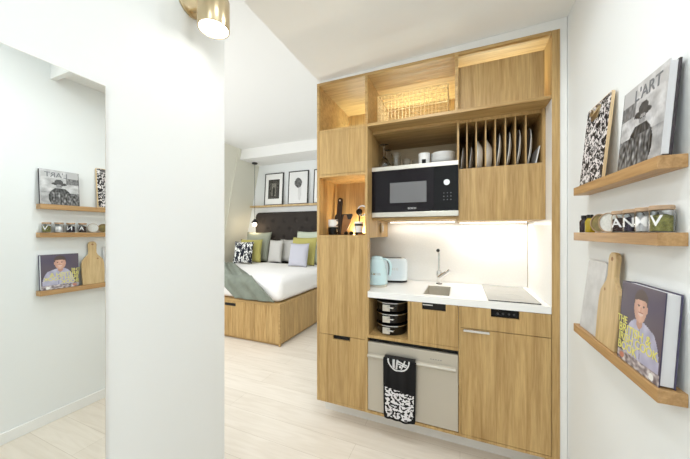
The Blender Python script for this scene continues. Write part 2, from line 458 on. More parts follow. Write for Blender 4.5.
# plate rack cabinet
t = thing('plate_rack_cabinet', 'oak wall cabinet with upright slots for plates above a plain front', 'cabinet', (0.22, 2.2, 0.077))
bm = bmesh.new()
box(bm, -0.0185, -0.0055, R, 2.42, 0.077, 0.732); box(bm, 0.447, 0.4625, R, 2.42, 0.077, 0.732)
box(bm, -0.005, 0.447, R+0.02, 2.42, 0.713, 0.732); box(bm, -0.005, 0.447, R+0.02, 2.42, 0.077, 0.095)
box(bm, -0.005, 0.447, R+0.02, 2.40, 0.345, 0.36)
obj('carcass', bm, M['oak'], t)
bm = bmesh.new(); box(bm, -0.005, 0.447, 2.40, 2.42, 0.095, 0.713); obj('back_panel', bm, M['oak'], t)
bm = bmesh.new(); box(bm, -0.0048, 0.4468, R, R+0.018, 0.0775, 0.4115); obj('front_panel', bm, M['oak'], t, bevel=0.001)
div0 = None
for x in (0.0416, 0.0963, 0.1508, 0.2046, 0.2604, 0.3133, 0.3685):
    if div0 is None:
        bm = bmesh.new(); box(bm, x-0.0035, x+0.0035, R+0.019, 2.35, 0.361, 0.7125); div0 = obj('divider', bm, M['oak'], t)
        d0x = x
    else:
        c = div0.copy(); COL.objects.link(c); c.parent = t; c.location.x += x-d0x

# plates in the rack (each its own thing)
def plate_mesh(r, depth, th=0.005):
    return [(0, 0), (r*0.6, 0), (r*0.72, depth*0.25), (r, depth), (r, depth+th*0.7), (r*0.70, depth*0.25+th), (r*0.58, th), (0, th)]
rack = [('stoneware_plate', 'greychina', 0.112, 0.014, 0.014, 'small grey plate leaning in the leftmost slot of the rack', 'plate', 6),
        ('stoneware_plate', 'greychina', 0.112, 0.014, 0.066, 'small grey plate leaning in the second slot from the left of the rack', 'plate', 6),
        ('china_bowl', 'china', 0.130, 0.034, 0.134, 'white china bowl on edge in the third slot from the left of the rack', 'bowl', 2),
        ('china_bowl', 'china', 0.130, 0.034, 0.188, 'white china bowl on edge in the fourth slot from the left of the rack', 'bowl', 2),
        ('dinner_plate', 'platechina', 0.146, 0.018, 0.2265, 'large pale dinner plate in the fifth slot from the left of the rack', 'plate', 6),
        ('dinner_plate', 'platechina', 0.147, 0.018, 0.282, 'large pale dinner plate in the sixth slot from the left of the rack', 'plate', 6),
        ('dinner_plate', 'platechina', 0.15, 0.018, 0.335, 'large pale dinner plate in the seventh slot from the left of the rack', 'plate', 6),
        ('dinner_plate', 'platechina', 0.15, 0.018, 0.392, 'large pale dinner plate in the wide rightmost slot of the rack', 'plate', 6)]
for nm, mt, r, dp, x, lab, cat, lean in rack:
    bm = bmesh.new(); lathe(bm, plate_mesh(r, dp), seg=48)
    for v in bm.verts:   # stand on edge, dish opening to the left
        v.co = Matrix.Rotation(rad(-90), 4, 'Y') @ v.co
        v.co.z += r
    o = obj(nm, bm, M[mt], local=True, smooth=True)
    o.location = (x, 2.11, 0.362+H); o.rotation_euler = (0, rad(lean), 0)
    tag(o, lab, cat, 'crockery standing in the plate rack')
bm = bmesh.new(); box(bm, -0.003, 0.003, -0.10, 0.10, 0, 0.16)
o = obj('chopping_board', bm, M['china'], local=True, bevel=0.002); o.location = (0.412, 2.09, 0.363+H); o.rotation_euler = (0, rad(11), 0)
tag(o, 'small white chopping board leaning at the right end of the plate rack', 'chopping board')

# base cabinets
t = thing('sink_base_cabinet', 'oak base unit under the sink with an open pan niche and one drawer', 'cabinet', (-0.29, 2.1, -0.725))
bm = bmesh.new()
box(bm, -0.589, -0.009, D, 2.42, -0.7245, -0.7055)
box(bm, -0.315, -0.299, D, 2.42, -0.7055, -0.45); box(bm, -0.589, -0.582, D, 2.42, -0.7055, -0.45)
obj('carcass', bm, M['oak'], t)
bm = bmesh.new(); box(bm, -0.582, -0.315, 2.28, 2.29, -0.7055, -0.45); obj('back_panel', bm, M['shade_back'], t)
bm = notch_front(-0.2975, -0.0095, -0.704, -0.4505, -0.225, -0.082, 0.043)
dr = obj('drawer', bm, M['oak'], t, bevel=0.0012)
bm = bmesh.new(); box(bm, -0.24, -0.067, D+0.019, D+0.03, -0.54, -0.4505); obj('handle_recess', bm, M['recess'], dr)
bm = bmesh.new(); box(bm, -0.222, -0.16, D+0.008, D+0.017, -0.466, -0.459); obj('catch', bm, M['chrome'], dr)

t = thing('hob_base_cabinet', 'oak base unit under the hob with a drawer over a tall door', 'cabinet', (0.23, 2.1, -1.243))
bm = bmesh.new()
box(bm, -0.0075, 0.005, D, 2.42, -1.2255, -0.45); box(bm, 0.450, 0.4625, D+0.02, 2.42, -1.2255, -0.45)
box(bm, -0.5895, 0.463, D, 2.42, -1.243, -1.2265)
box(bm, 0.005, 0.45, 2.40, 2.42, -1.2255, -0.45)
obj('carcass', bm, M['oak'], t)
bm = notch_front(0.0065, 0.4625, -0.5775, -0.4505, 0.168, 0.3125, 0.046)
dr = obj('drawer', bm, M['oak'], t, bevel=0.0012)
bm = bmesh.new(); box(bm, 0.155, 0.325, D+0.019, D+0.03, -0.54, -0.4505); obj('control_recess', bm, M['blackglass'], dr)
for x in (0.205, 0.232, 0.262, 0.288):
    bm = bmesh.new(); lathe(bm, [(0, 0), (0.006, 0), (0.006, 0.004), (0, 0.004)], (x, D+0.019, -0.476), 12, 'y'); obj('control_key', bm, M['keyink'], dr)
bm = bmesh.new(); box(bm, 0.0065, 0.4625, D, D+0.018, -1.2245, -0.581)
dd = obj('door', bm, M['oak'], t, bevel=0.0012)
bm = bmesh.new(); box(bm, 0.019, 0.160, D-0.016, D-0.001, -0.597, -0.583); box(bm, 0.019, 0.16, D-0.004, D-0.0005, -0.60, -0.587)
obj('handle', bm, M['chrome'], dd, bevel=0.002)

bm = bmesh.new(); box(bm, -0.975, 0.4635, 1.965, 1.985, -1.38, -1.2435)
tag(obj('plinth', bm, M['plinth'], bevel=0.001), 'pale grey plinth board running under the kitchen units', 'plinth')

# worktop with a sink hole
SX0, SX1, SY0, SY1 = -0.227, -0.060, 1.905, 2.232
t = thing('worktop', 'white stone worktop over the base units', 'worktop', (-0.06, 2.1, -0.447))
bm = bmesh.new()
z0, z1 = -0.447, -0.4066
box(bm, -0.589, SX0, D, 2.424, z0, z1); box(bm, SX1, 0.4625, D, 2.424, z0, z1)
box(bm, SX0, SX1, D, SY0, z0, z1); box(bm, SX0, SX1, SY1, 2.424, z0, z1)
box(bm, -0.964, -0.589, 1.902, 2.424, z0, z1)
bmesh.ops.remove_doubles(bm, verts=bm.verts, dist=0.0001)
obj('slab', bm, M['quartz'], t)
t = thing('sink', 'small square steel sink set into the white worktop', 'sink', (-0.143, 2.07, -0.56))
bm = bmesh.new()
e = 0.001; zt = -0.4072; zb = -0.53
box(bm, SX0+e, SX0+0.005, SY0+e, SY1-e, zb, zt); box(bm, SX1-0.005, SX1-e, SY0+e, SY1-e, zb, zt)
box(bm, SX0+0.005, SX1-0.005, SY0+e, SY0+0.005, zb, zt); box(bm, SX0+0.005, SX1-0.005, SY1-0.005, SY1-e, zb, zt)
box(bm, SX0+e, SX1-e, SY0+e, SY1-e, zb-0.005, zb)
obj('bowl', bm, M['steel'], t)
bm = bmesh.new(); lathe(bm, [(0, 0.001), (0.03, 0.001), (0.034, 0.004), (0.02, 0.004), (0, 0.002)], (-0.143, 2.07, zb), 24); obj('drain', bm, M['chrome'], t, smooth=True)

# tap
t = thing('mixer_tap', 'tall slim chrome mixer tap behind the sink', 'tap', (-0.153, 2.33, -0.4066))
bx, by = -0.153, 2.33
bm = bmesh.new(); lathe(bm, [(0, 0), (0.018, 0), (0.018, 0.012), (0.013, 0.014), (0.013, 0.04), (0.02, 0.06), (0.022, 0.085), (0.017, 0.105), (0, 0.105)], (bx, by, -0.4062), 20)
obj('body', bm, M['chrome'], t, smooth=True)
bm = bmesh.new(); tube(bm, [(bx, by, -0.31), (bx-0.001, by, -0.16)] + bez((bx-0.001, by, -0.16), (bx-0.001, by, -0.125), (bx-0.001, by-0.01, -0.125), (bx-0.001, by-0.10, -0.135), 8), 0.0075)
obj('spout', bm, M['chrome'], t, smooth=True)
bm = bmesh.new(); lathe(bm, [(0, 0), (0.012, 0), (0.012, 0.02), (0, 0.02)], (bx-0.001, by-0.096, -0.136), 16, 'y'); obj('aerator', bm, M['black'], t, smooth=True)
bm = bmesh.new(); tube(bm, [(bx+0.002, by-0.006, -0.356), (bx+0.03, by-0.014, -0.332), (bx+0.080, by-0.025, -0.292)], [0.020, 0.017, 0.013], 12); obj('lever', bm, M['chrome'], t, smooth=True)
bm = bmesh.new(); lathe(bm, [(0.0185, 0.0005), (0.022, 0.0005), (0.022, 0.006), (0.0185, 0.006)], (bx, by, -0.4066), 20); obj('base_ring', bm, M['black'], t)

# hob
t = thing('ceramic_hob', 'slim rectangular glass hob set in the right end of the worktop', 'hob', (0.29, 2.12, -0.4066))
bm = bmesh.new(); box(bm, 0.155, 0.4235, 1.868, 2.384, -0.4064, -0.4005); obj('glass_top', bm, [M['hob']], t, bevel=0.0015)
bm = bmesh.new(); box(bm, 0.157, 0.4215, 1.8665, 1.8675, -0.4062, -0.4015); obj('front_edge', bm, M['blackglass'], t)
for y, r in ((2.0, 0.072), (2.24, 0.09)):
    bm = bmesh.new(); lathe(bm, [(r-0.002, 0), (r, 0), (r, 0.0003), (r-0.002, 0.0003), (r-0.002, 0)], (0.289, y, -0.4003), 40); obj('cooking_ring', bm, M['greyink'], t)

# microwave
t = thing('microwave', 'built-in black microwave with silver strips and a round dial', 'microwave', (-0.30, 2.15, 0.1075))
bm = bmesh.new(); box(bm, -0.585, -0.024, R-0.0005, 2.38, 0.1075, 0.462); obj('body', bm, M['black'], t)
bm = bmesh.new(); box(bm, -0.5885, -0.0085, R-0.022, R-0.001, 0.437, 0.466)
obj('trim_strip', bm, M['steel'], t, bevel=0.002)
bm = bmesh.new(); box(bm, -0.5885, -0.0085, R-0.022, R-0.001, 0.108, 0.142)
obj('trim_strip', bm, M['steel'], t, bevel=0.002)
bm = bmesh.new(); box(bm, -0.5875, -0.162, R-0.020, R-0.001, 0.1425, 0.4365)
text_into(bm, 'BOSCH', 0.017, Matrix.Translation((-0.303, R-0.0206, 0.1655)) @ Matrix.Rotation(rad(90), 4, 'X'), 1)
door = obj('door', bm, [M['mwdoor'], M['silverink']], t)
bm = bmesh.new(); box(bm, -0.4556, -0.2075, R-0.021, R-0.0202, 0.206, 0.347); obj('window', bm, M['mwwin'], door)
bm = bmesh.new(); box(bm, -0.161, -0.0095, R-0.020, R-0.001, 0.1425, 0.4365); cp = obj('control_panel', bm, M['blackglass'], t)
bm = bmesh.new(); lathe(bm, [(0, 0), (0.0215, 0), (0.0215, 0.012), (0.019, 0.016), (0, 0.016)], (-0.0795, R-0.0205, 0.326), 28, 'y'); obj('dial', bm, M['chrome'], cp, smooth=True)
b0 = None
for i in range(3):
    for j in range(3):
        if b0 is None:
            bm = bmesh.new(); lathe(bm, [(0, 0), (0.0032, 0), (0.0032, 0.0012), (0, 0.0012)], (-0.0975, R-0.0203, 0.259), 10, 'y'); b0 = obj('button', bm, M['greyink'], cp)
        else:
            c = b0.copy(); COL.objects.link(c); c.parent = cp; c.location.x += 0.0215*i; c.location.z -= 0.022*j

# dishwasher
t = thing('dishwasher', 'compact stainless steel dishwasher beneath the sink unit', 'dishwasher', (-0.296, 2.1, -1.2255))
bm = bmesh.new(); box(bm, -0.585, -0.014, D+0.026, 2.38, -1.2255, -0.735); obj('body', bm, M['black'], t)
bm = bmesh.new(); box(bm, -0.587, -0.0105, D+0.001, D+0.024, -1.221, -0.752)
obj('door', bm, M['dwsteel'], t, bevel=0.0015)
bm = bmesh.new(); prism(bm, [(D, -0.826), (D-0.022, -0.832), (D-0.026, -0.842), (D-0.020, -0.852), (D, -0.856)], 'x', -0.585, -0.0225)
obj('handle', bm, M['dwsteel'], t, bevel=0.002)
for x in (-0.17, -0.155, -0.14, -0.125, -0.110):
    bm = bmesh.new(); box(bm, x-0.004, x+0.004, D-0.0002, D+0.0012, -0.803, -0.799); obj('indicator', bm, M['greyink'], t)

# socket on the side of the tall cabinet
t = thing('power_socket', 'small white socket on the cabinet side beneath the microwave', 'socket', (-0.583, 2.2, 0.03))
bm = bmesh.new(); box(bm, -0.583, -0.577, 2.16, 2.24, -0.005, 0.07); pl = obj('plate', bm, M['paleboard'], t, bevel=0.002)
bm = bmesh.new(); box(bm, -0.5768, -0.573, 2.185, 2.21, 0.01, 0.055); obj('switch', bm, M['china'], pl, bevel=0.001)

# ------------------------------------------------------------------ LED strips
def led(x0, x1, y, z, up, col, power, label, m, w=0.012, sizey=0.03):
    bm = bmesh.new(); s = -1 if up else 1
    if up: box(bm, x0, x1, y-w/2, y+w/2, z, z+0.006)
    else: box(bm, x0, x1, y-w/2, y+w/2, z-0.006, z)
    o = tag(obj('led_strip', bm, M[m]), label, 'light', 'led strips of the kitchen')
    l = bpy.data.lights.new('led_light', 'AREA'); l.shape = 'RECTANGLE'; l.size = x1-x0; l.size_y = sizey; l.energy = power; l.color = col
    lo = bpy.data.objects.new('led_light', l); COL.objects.link(lo)
    lo.parent = o
    lo.location = ((x0+x1)/2, y, z+H+(0.012 if up else -0.012)); lo.rotation_euler = (PI, 0, 0) if up else (0, 0, 0)
    return o
WARM = (0.84, 1.0, 0.92); NEU = (1.0, 0.97, 0.90)
led(-0.94, -0.62, 2.37, 0.7545, True, WARM, 1.8, 'warm light strip on the floor of the small top left compartment', 'ledwarm')
led(-0.56, -0.05, 2.37, 0.7525, True, WARM, 2.8, 'warm light strip behind the wire basket in the middle top compartment', 'ledwarm')
led(0.01, 0.455, 2.18, 0.7525, True, WARM, 3.0, 'warm light strip behind the oak flap at the top right', 'ledwarm')
led(-0.55, -0.04, 2.36, 0.0875, False, NEU, 0.35, 'slim light strip under the microwave shelf', 'ledcool')
led(0.0, 0.44, 2.34, 0.0765, False, NEU, 2.0, 'slim light strip beneath the plate rack lighting the splashback', 'ledcool')
led(-0.80, -0.63, 2.12, -0.0185, True, (1, 0.86, 0.62), 2.0, 'tiny warm light strip at the back corner of the mug niche', 'ledwarm')

# ------------------------------------------------------------------ wire baskets
def basket(x0, x1, lab):
    y0, y1, z0, z1 = 1.93, 2.18, 0.7525, 0.967
    t = thing('wire_basket', lab, 'basket', ((x0+x1)/2, (y0+y1)/2, z0))
    bm = bmesh.new(); r = 0.0021
    nx = int((x1-x0)/0.0245); ny = 10; nz = 9
    f = lambda a, b, k, n: a+(b-a)*k/n
    for y in (y0, y1):
        for k in range(1, nx): x = f(x0, x1, k, nx); tube(bm, [(x, y, z0+0.003), (x, y, z1)], r, 4)
        for k in range(nz): z = f(z0+0.003, z1, k, nz); tube(bm, [(x0, y, z), (x1, y, z)], r, 4)
    for x in (x0, x1):
        for k in range(1, ny): y = f(y0, y1, k, ny); tube(bm, [(x, y, z0+0.003), (x, y, z1)], r, 4)
        for k in range(nz): z = f(z0+0.003, z1, k, nz); tube(bm, [(x, y0, z), (x, y1, z)], r, 4)
    for k in range(1, nx): x = f(x0, x1, k, nx); tube(bm, [(x, y0, z0+0.003), (x, y1, z0+0.003)], r, 4)
    obj('mesh_sides', bm, M['wire'], t)
    bm = bmesh.new(); tube(bm, [(x0, y0, z1), (x1, y0, z1), (x1, y1, z1), (x0, y1, z1), (x0, y0, z1+0.0001)], 0.003, 6)
    for x in (x0, x1):
        for y in (y0, y1): tube(bm, [(x, y, z0+0.002), (x, y, z1)], 0.0025, 6)
    obj('rim', bm, M['wire'], t)
basket(-0.541, -0.072, 'wide brass wire basket in the middle top compartment')

# ------------------------------------------------------------------ glassware above the microwave
GZ = 0.4665
def glass_thing(name, prof, x, y, lab, cat, m='glass', group='glassware on top of the microwave'):
    bm = bmesh.new(); lathe(bm, prof, seg=28)
    o = obj(name, bm, M[m], local=True, smooth=True); o.location = (x, y, GZ+H)
    return tag(o, lab, cat, group)
wine = [(0, 0.196), (0.034, 0.196), (0.034, 0.193), (0.006, 0.19), (0.004, 0.115), (0.012, 0.10), (0.034, 0.075), (0.038, 0.045), (0.032, 0), (0.030, 0.0), (0.036, 0.045), (0.032, 0.073), (0.01, 0.098), (0, 0.104)]
glass_thing('wine_glass', wine, -0.532, 2.07, 'upside down wine glass at the left end above the microwave', 'glass')
glass_thing('wine_glass', wine, -0.545, 2.22, 'upside down wine glass behind the front one at the left', 'glass')
tumb = [(0, 0), (0.030, 0), (0.036, 0.115), (0.033, 0.115), (0.028, 0.006), (0, 0.006)]
glass_thing('tall_tumbler', tumb, -0.435, 2.05, 'tall clear tumbler second from the left above the microwave', 'glass')
glass_thing('tall_tumbler', tumb, -0.46, 2.17, 'tall clear tumbler just behind the front tumbler', 'glass')
st = [(0, 0), (0.024, 0), (0.027, 0.065), (0.025, 0.065), (0.022, 0.005), (0, 0.005)]
glass_thing('small_tumbler', st, -0.36, 2.05, 'short clear glass left of the white mug', 'glass')
glass_thing('small_tumbler', st, -0.30, 2.11, 'short clear glass right beside the white mug', 'glass')
t = thing('china_mug', 'white mug with a black mark standing on the microwave', 'mug', (-0.235, 2.05, GZ))
bm = bmesh.new(); lathe(bm, [(0, 0), (0.036, 0), (0.040, 0.004), (0.040, 0.092), (0.037, 0.092), (0.036, 0.008), (0, 0.008)], seg=32); obj('cup', bm, M['china'], t, local=True, smooth=True)
bm = bmesh.new(); tube(bm, bez((-0.01, 0.036, 0.075), (-0.015, 0.078, 0.08), (-0.015, 0.07, 0.01), (-0.01, 0.036, 0.02), 10), 0.005, 8); obj('handle', bm, M['china'], t, local=True, smooth=True)
bm = bmesh.new()
for k in range(8):
    a0 = rad(-108+k*5); a1 = rad(-108+(k+1)*5); q = 0.0406
    vs = [bm.verts.new((q*math.cos(a), q*math.sin(a), z)) for a, z in ((a0, 0.004), (a1, 0.004), (a1, 0.045), (a0, 0.045))]
    bm.faces.new(vs)
bmesh.ops.solidify(bm, geom=bm.faces[:], thickness=0.0005)
obj('printed_mark', bm, M['black'], t, local=True)
bowlp = [(0, 0), (0.045, 0), (0.05, 0.006), (0.078, 0.030), (0.083, 0.045), (0.080, 0.045), (0.074, 0.031), (0.046, 0.011), (0, 0.009)]
for k, w in enumerate(('lowest of the white bowls stacked at the right above the microwave', 'white bowl in the middle of the stack above the microwave', 'topmost of the white bowls stacked above the microwave')):
    bm = bmesh.new(); lathe(bm, bowlp, seg=40); o = obj('soup_bowl', bm, M['china'], local=True, smooth=True)
    o.location = (-0.112, 2.09, GZ+0.0005+k*0.022+H); tag(o, w, 'bowl', 'white bowls above the microwave')

# ------------------------------------------------------------------ mug niche
NZ = -0.0185
t = thing('paddle_board', 'dark paddle shaped serving board leaning in the mug niche', 'serving board', (-0.915, 2.075, NZ), (rad(-10), 0, 0))
bm = bmesh.new()
pts = [(-0.021, 0.0)] + [(-0.021, 0.285)] + [(0.021*math.cos(a), 0.287+0.021*math.sin(a)) for a in [PI-PI*k/10 for k in range(1, 10)]] + [(0.021, 0.285), (0.021, 0.0)]
prism(bm, pts, 'y', -0.014, 0)
obj('handle', bm, M['darkwood'], t, local=True, bevel=0.002)
bm = bmesh.new(); prism(bm, [(-0.040, 0.0), (-0.044, 0.15), (-0.038, 0.172), (0.060, 0.172), (0.066, 0.15), (0.05, 0.0)], 'y', 0.0015, 0.014); obj('blade', bm, M['darkwood'], t, local=True, bevel=0.003)
bm = bmesh.new(); lathe(bm, [(0, 0), (0.007, 0), (0.007, 0.001), (0, 0.001)], (0, -0.0142, 0.285), 14, 'y'); obj('hanging_hole', bm, M['china'], t, local=True)
t = thing('walnut_board', 'curved walnut board leaning beside the dark paddle board', 'serving board', (-0.835, 2.02, NZ), (rad(-14), rad(4), 0))
bm = bmesh.new(); prism(bm, [(-0.03, 0.0), (-0.01, 0.0), (0.022, 0.045), (0.036, 0.1), (0.04, 0.15), (0.036, 0.165), (-0.03, 0.16), (-0.035, 0.12)], 'y', -0.009, 0.001); obj('board', bm, M['leather'], t, local=True, bevel=0.002)
bm = bmesh.new(); prism(bm, [(0.01, 0.125), (0.038, 0.125), (0.046, 0.16), (0.04, 0.172), (-0.01, 0.165)], 'y', -0.0145, -0.0095); obj('dark_grip', bm, M['darkwood'], t, local=True, bevel=0.002)
def mug(x, y, z, lab, m, rot):
    t = thing('coffee_mug', lab, 'mug', (x, y, z), (0, 0, rot), group='mugs stacked in the niche')
    bm = bmesh.new(); lathe(bm, [(0, 0), (0.030, 0), (0.037, 0.006), (0.039, 0.058), (0.036, 0.058), (0.034, 0.008), (0, 0.006)], seg=28); obj('cup', bm, m, t, local=True, smooth=True)
    bm = bmesh.new(); tube(bm, bez((0.036, 0, 0.05), (0.07, 0, 0.055), (0.062, 0, 0.01), (0.034, 0, 0.014), 10), 0.0045, 8); obj('handle', bm, M['black'], t, local=True, smooth=True)
mug(-0.905, 1.955, NZ, 'black mug at the bottom of the stack in the niche', M['black'], rad(-20))
mug(-0.905, 1.955, NZ+0.0585, 'white mug with a black handle on top of the stack in the niche', M['china'], rad(-20))
for x, w in ((-0.787, 'left'), (-0.745, 'right')):
    bm = bmesh.new(); lathe(bm, [(0, 0), (0.010, 0), (0.016, 0.010), (0.016, 0.018), (0.009, 0.026), (0, 0.028)], seg=20); o = obj('black_shaker', bm, M['black'], local=True, smooth=True)
    o.location = (x, 1.93, NZ+H); tag(o, 'small round black shaker, the %s one of the pair in the niche' % w, 'shaker', 'pair of black shakers')
t = thing('travel_cup', 'white takeaway cup with black bands at the right of the niche', 'cup', (-0.70, 1.97, NZ))
bm = bmesh.new(); lathe(bm, [(0, 0), (0.026, 0), (0.034, 0.085), (0.032, 0.085), (0, 0.083)], seg=28); obj('cup_wall', bm, M['china'], t, local=True, smooth=True)
bm = bmesh.new(); lathe(bm, [(0.0327, 0.068), (0.0337, 0.068), (0.0345, 0.082), (0.0335, 0.082), (0.0327, 0.068)], seg=28); obj('sleeve_band', bm, M['black'], t, local=True)
bm = bmesh.new(); lathe(bm, [(0.026, 0.0), (0.0285, 0.0), (0.0305, 0.02), (0.028, 0.02), (0.026, 0.0)], seg=28); obj('sleeve_band', bm, M['black'], t, local=True)
bm = bmesh.new(); lathe(bm, [(0, 0.086), (0.036, 0.086), (0.036, 0.093), (0.032, 0.099), (0, 0.099)], seg=28); obj('lid', bm, M['china'], t, local=True, smooth=True)
t = thing('kitchen_ladle', 'black ladle head hung in a chrome ring on the niche back', 'ladle', (-0.745, 2.12, 0.165))
bm = bmesh.new(); lathe(bm, [(0.034, 0), (0.044, 0), (0.046, 0.004), (0.044, 0.008), (0.034, 0.008), (0.034, 0)], (0.015, 0.025, 0.012), 28, 'y'); obj('wall_ring', bm, M['chrome'], t, local=True, smooth=True)
bm = bmesh.new(); sphere(bm, (0, -0.012, 0), 0.027, 1, 0.6, 1); obj('head', bm, M['black'], t, local=True, smooth=True)
bm = bmesh.new(); tube(bm, [(0, -0.01, -0.02), (0.0, -0.012, -0.09)], 0.005, 8); obj('shaft', bm, M['black'], t, local=True, smooth=True)
bm = bmesh.new(); lathe(bm, [(0, 0), (0.034, 0), (0.036, 0.006), (0.030, 0.010), (0, 0.007)], seg=24); o = obj('wooden_coaster', bm, M['leather'], local=True, smooth=True)
o.location = (-0.655, 1.92, NZ+0.0002+H); tag(o, 'round wooden coaster lying at the right front of the niche', 'coaster')

# ------------------------------------------------------------------ kettle and toaster
t = thing('retro_kettle', 'pale aqua retro kettle partly behind the tall cabinet', 'kettle', (-0.587, 2.065, -0.4062), (0, 0, rad(0)))
bm = bmesh.new(); lathe(bm, [(0, 0), (0.078, 0), (0.080, 0.004), (0.080, 0.014), (0.074, 0.018), (0, 0.018)], seg=40); obj('base', bm, M['steel'], t, local=True, smooth=True)
bm = bmesh.new(); lathe(bm, [(0, 0.019), (0.079, 0.019), (0.081, 0.03), (0.079, 0.08), (0.072, 0.13), (0.060, 0.18), (0.054, 0.198), (0.048, 0.207), (0, 0.207)], seg=48)
text_into(bm, 'SMEG', 0.024, Matrix.Translation((0, 0, 0.098)) @ Matrix.Rotation(rad(10), 4, 'Z') @ Matrix.Rotation(rad(90), 4, 'X'), 1, wrap=0.0773, space=1.3)
obj('body', bm, [M['aqua'], M['chrome']], t, local=True, smooth=True)
bm = bmesh.new(); lathe(bm, [(0, 0.208), (0.047, 0.208), (0.044, 0.218), (0.030, 0.226), (0.010, 0.229), (0, 0.2295)], seg=36); ld = obj('lid', bm, M['aqua'], t, local=True, smooth=True)
bm = bmesh.new(); tube(bm, [(-0.052, -0.006, 0.175), (-0.070, -0.008, 0.185), (-0.082, -0.010, 0.203)], [0.018, 0.014, 0.009], 12); obj('spout', bm, M['chrome'], t, local=True, smooth=True)
bm = bmesh.new(); tube(bm, bez((0.044, 0, 0.205), (0.105, 0, 0.215), (0.118, 0, 0.16), (0.101, 0, 0.085), 12), 0.0095, 10)
obj('handle', bm, M['aqua'], t, local=True, smooth=True)
bm = bmesh.new(); tube(bm, bez((0.082, 0, 0.192), (0.098, 0, 0.165), (0.096, 0, 0.12), (0.091, 0, 0.09), 8), 0.007, 8); obj('handle_grip', bm, M['greyink'], t, local=True, smooth=True)

def rounded_rect(w, d, r, n=6):
    pts = []
    for cx, cy, a0 in ((w/2-r, d/2-r, 0), (-w/2+r, d/2-r, 90), (-w/2+r, -d/2+r, 180), (w/2-r, -d/2+r, 270)):
        for k in range(n+1):
            a = rad(a0+90*k/n); pts.append((cx+r*math.cos(a), cy+r*math.sin(a)))
    return pts
t = thing('retro_toaster', 'pale aqua retro toaster behind the kettle', 'toaster', (-0.545, 2.305, -0.4062), (0, 0, rad(-8) if False else rad(14)))
bm = bmesh.new()
loops = []
for s, z in ((0.985, 0.018), (1, 0.03), (1, 0.15), (0.985, 0.172), (0.95, 0.187), (0.88, 0.194)):
    loops.append([bm.verts.new((x*s, y*s, z)) for x, y in rounded_rect(0.29, 0.17, 0.06, 8)])
for a, b in zip(loops, loops[1:]):
    for k in range(len(a)): bm.faces.new((a[k], a[(k+1) % len(a)], b[(k+1) % len(a)], b[k]))
bm.faces.new(loops[-1]); bm.faces.new(loops[0])
text_into(bm, 'SMEG', 0.026, Matrix.Translation((0.03, -0.0855, 0.11)) @ Matrix.Rotation(rad(90), 4, 'X'), 1, space=1.3)
obj('body', bm, [M['paleaqua'], M['silverink']], t, local=True, smooth=True)
bm = bmesh.new(); prism(bm, rounded_rect(0.284, 0.164, 0.058, 8), 'z', 0.003, 0.0175); obj('base', bm, M['black'], t, local=True)
bm = bmesh.new(); prism(bm, rounded_rect(0.245, 0.115, 0.045, 8), 'z', 0.1942, 0.1965); tp = obj('top_plate', bm, M['steel'], t, local=True)
for y in (-0.025, 0.025):
    bm = bmesh.new(); box(bm, -0.095, 0.095, y-0.012, y+0.012, 0.1966, 0.1975); obj('bread_slot', bm, M['recess'], tp, local=True)

# ------------------------------------------------------------------ stacked pans
def pan(z, lab, glasslid):
    t = thing('black_pan', lab, 'pan', (-0.452, 1.985, z), group='black pans stacked in the niche')
    bm = bmesh.new(); lathe(bm, [(0, 0), (0.095, 0), (0.104, 0.010), (0.107, 0.048), (0.109, 0.052), (0.103, 0.052), (0.101, 0.012), (0, 0.008)], seg=48); obj('pot', bm, M['pan'], t, local=True, smooth=True)
    bm = bmesh.new(); lathe(bm, [(0, 0.0545), (0.103, 0.0545), (0.1095, 0.053), (0.1115, 0.056), (0.109, 0.0605), (0.10, 0.0610), (0, 0.064)], seg=48); obj('lid', bm, M['pan'], t, local=True, smooth=True)
    bm = bmesh.new(); lathe(bm, [(0.1100, 0.053), (0.1122, 0.054), (0.1122, 0.058), (0.1100, 0.059), (0.1100, 0.053)], seg=48); obj('steel_rim', bm, M['chrome'], t, local=True, smooth=True)
    bm = bmesh.new(); box(bm, -0.040, 0.010, -0.116, -0.106, 0.010, 0.047); obj('handle_bracket', bm, M['steel'], t, local=True, bevel=0.002)
    bm = bmesh.new(); tube(bm, [(-0.01, -0.112, 0.036), (0.0, -0.128, 0.036), (0.036, -0.128, 0.034), (0.040, -0.104, 0.034)], 0.0045, 8); obj('handle', bm, M['chrome'], t, local=True, smooth=True)
pan(-0.705, 'lowest of the three black pans stacked in the open niche', 0)
pan(-0.6385, 'middle one of the three black pans stacked in the open niche', 0)
pan(-0.572, 'topmost of the three black pans stacked in the open niche', 0)
for o in [o for o in bpy.data.objects if o.name.startswith('black_pan')]: o.scale = (1, 1, 1.15)
for k, z in enumerate((-0.705, -0.705+0.0665*1.17, -0.705+2*0.0665*1.17)):
    [o for o in bpy.data.objects if o.name.startswith('black_pan')][k].location.z = z+H

# ------------------------------------------------------------------ printed surfaces
def printed(name, parent, fn, nu, nv, place, m, th=0.0004, extra=None, mats=None):
    """grid of nu x nv cells, fn(u,v)->rgb (v up), place(u,v)->local point; closed thin sheet"""
    bm = bmesh.new(); lay = bm.loops.layers.float_color.new('Print')
    g = [[bm.verts.new(place(i/nu, j/nv)) for j in range(nv+1)] for i in range(nu+1)]
    for i in range(nu):
        for j in range(nv):
            f = bm.faces.new((g[i][j], g[i+1][j], g[i+1][j+1], g[i][j+1]))
            c = fn((i+.5)/nu, (j+.5)/nv); c = srgb(*c)
            for l in f.loops: l[lay] = c
    if extra: extra(bm)
    me = bpy.data.meshes.new(name); bm.to_mesh(me); bm.free()
    for q in (mats or [m]): me.materials.append(q)
    o = bpy.data.objects.new(name, me); COL.objects.link(o)
    if parent: o.parent = parent
    return o
def nz(u, v, s, k=0): return noise.noise(Vector((u*s, v*s, k)))
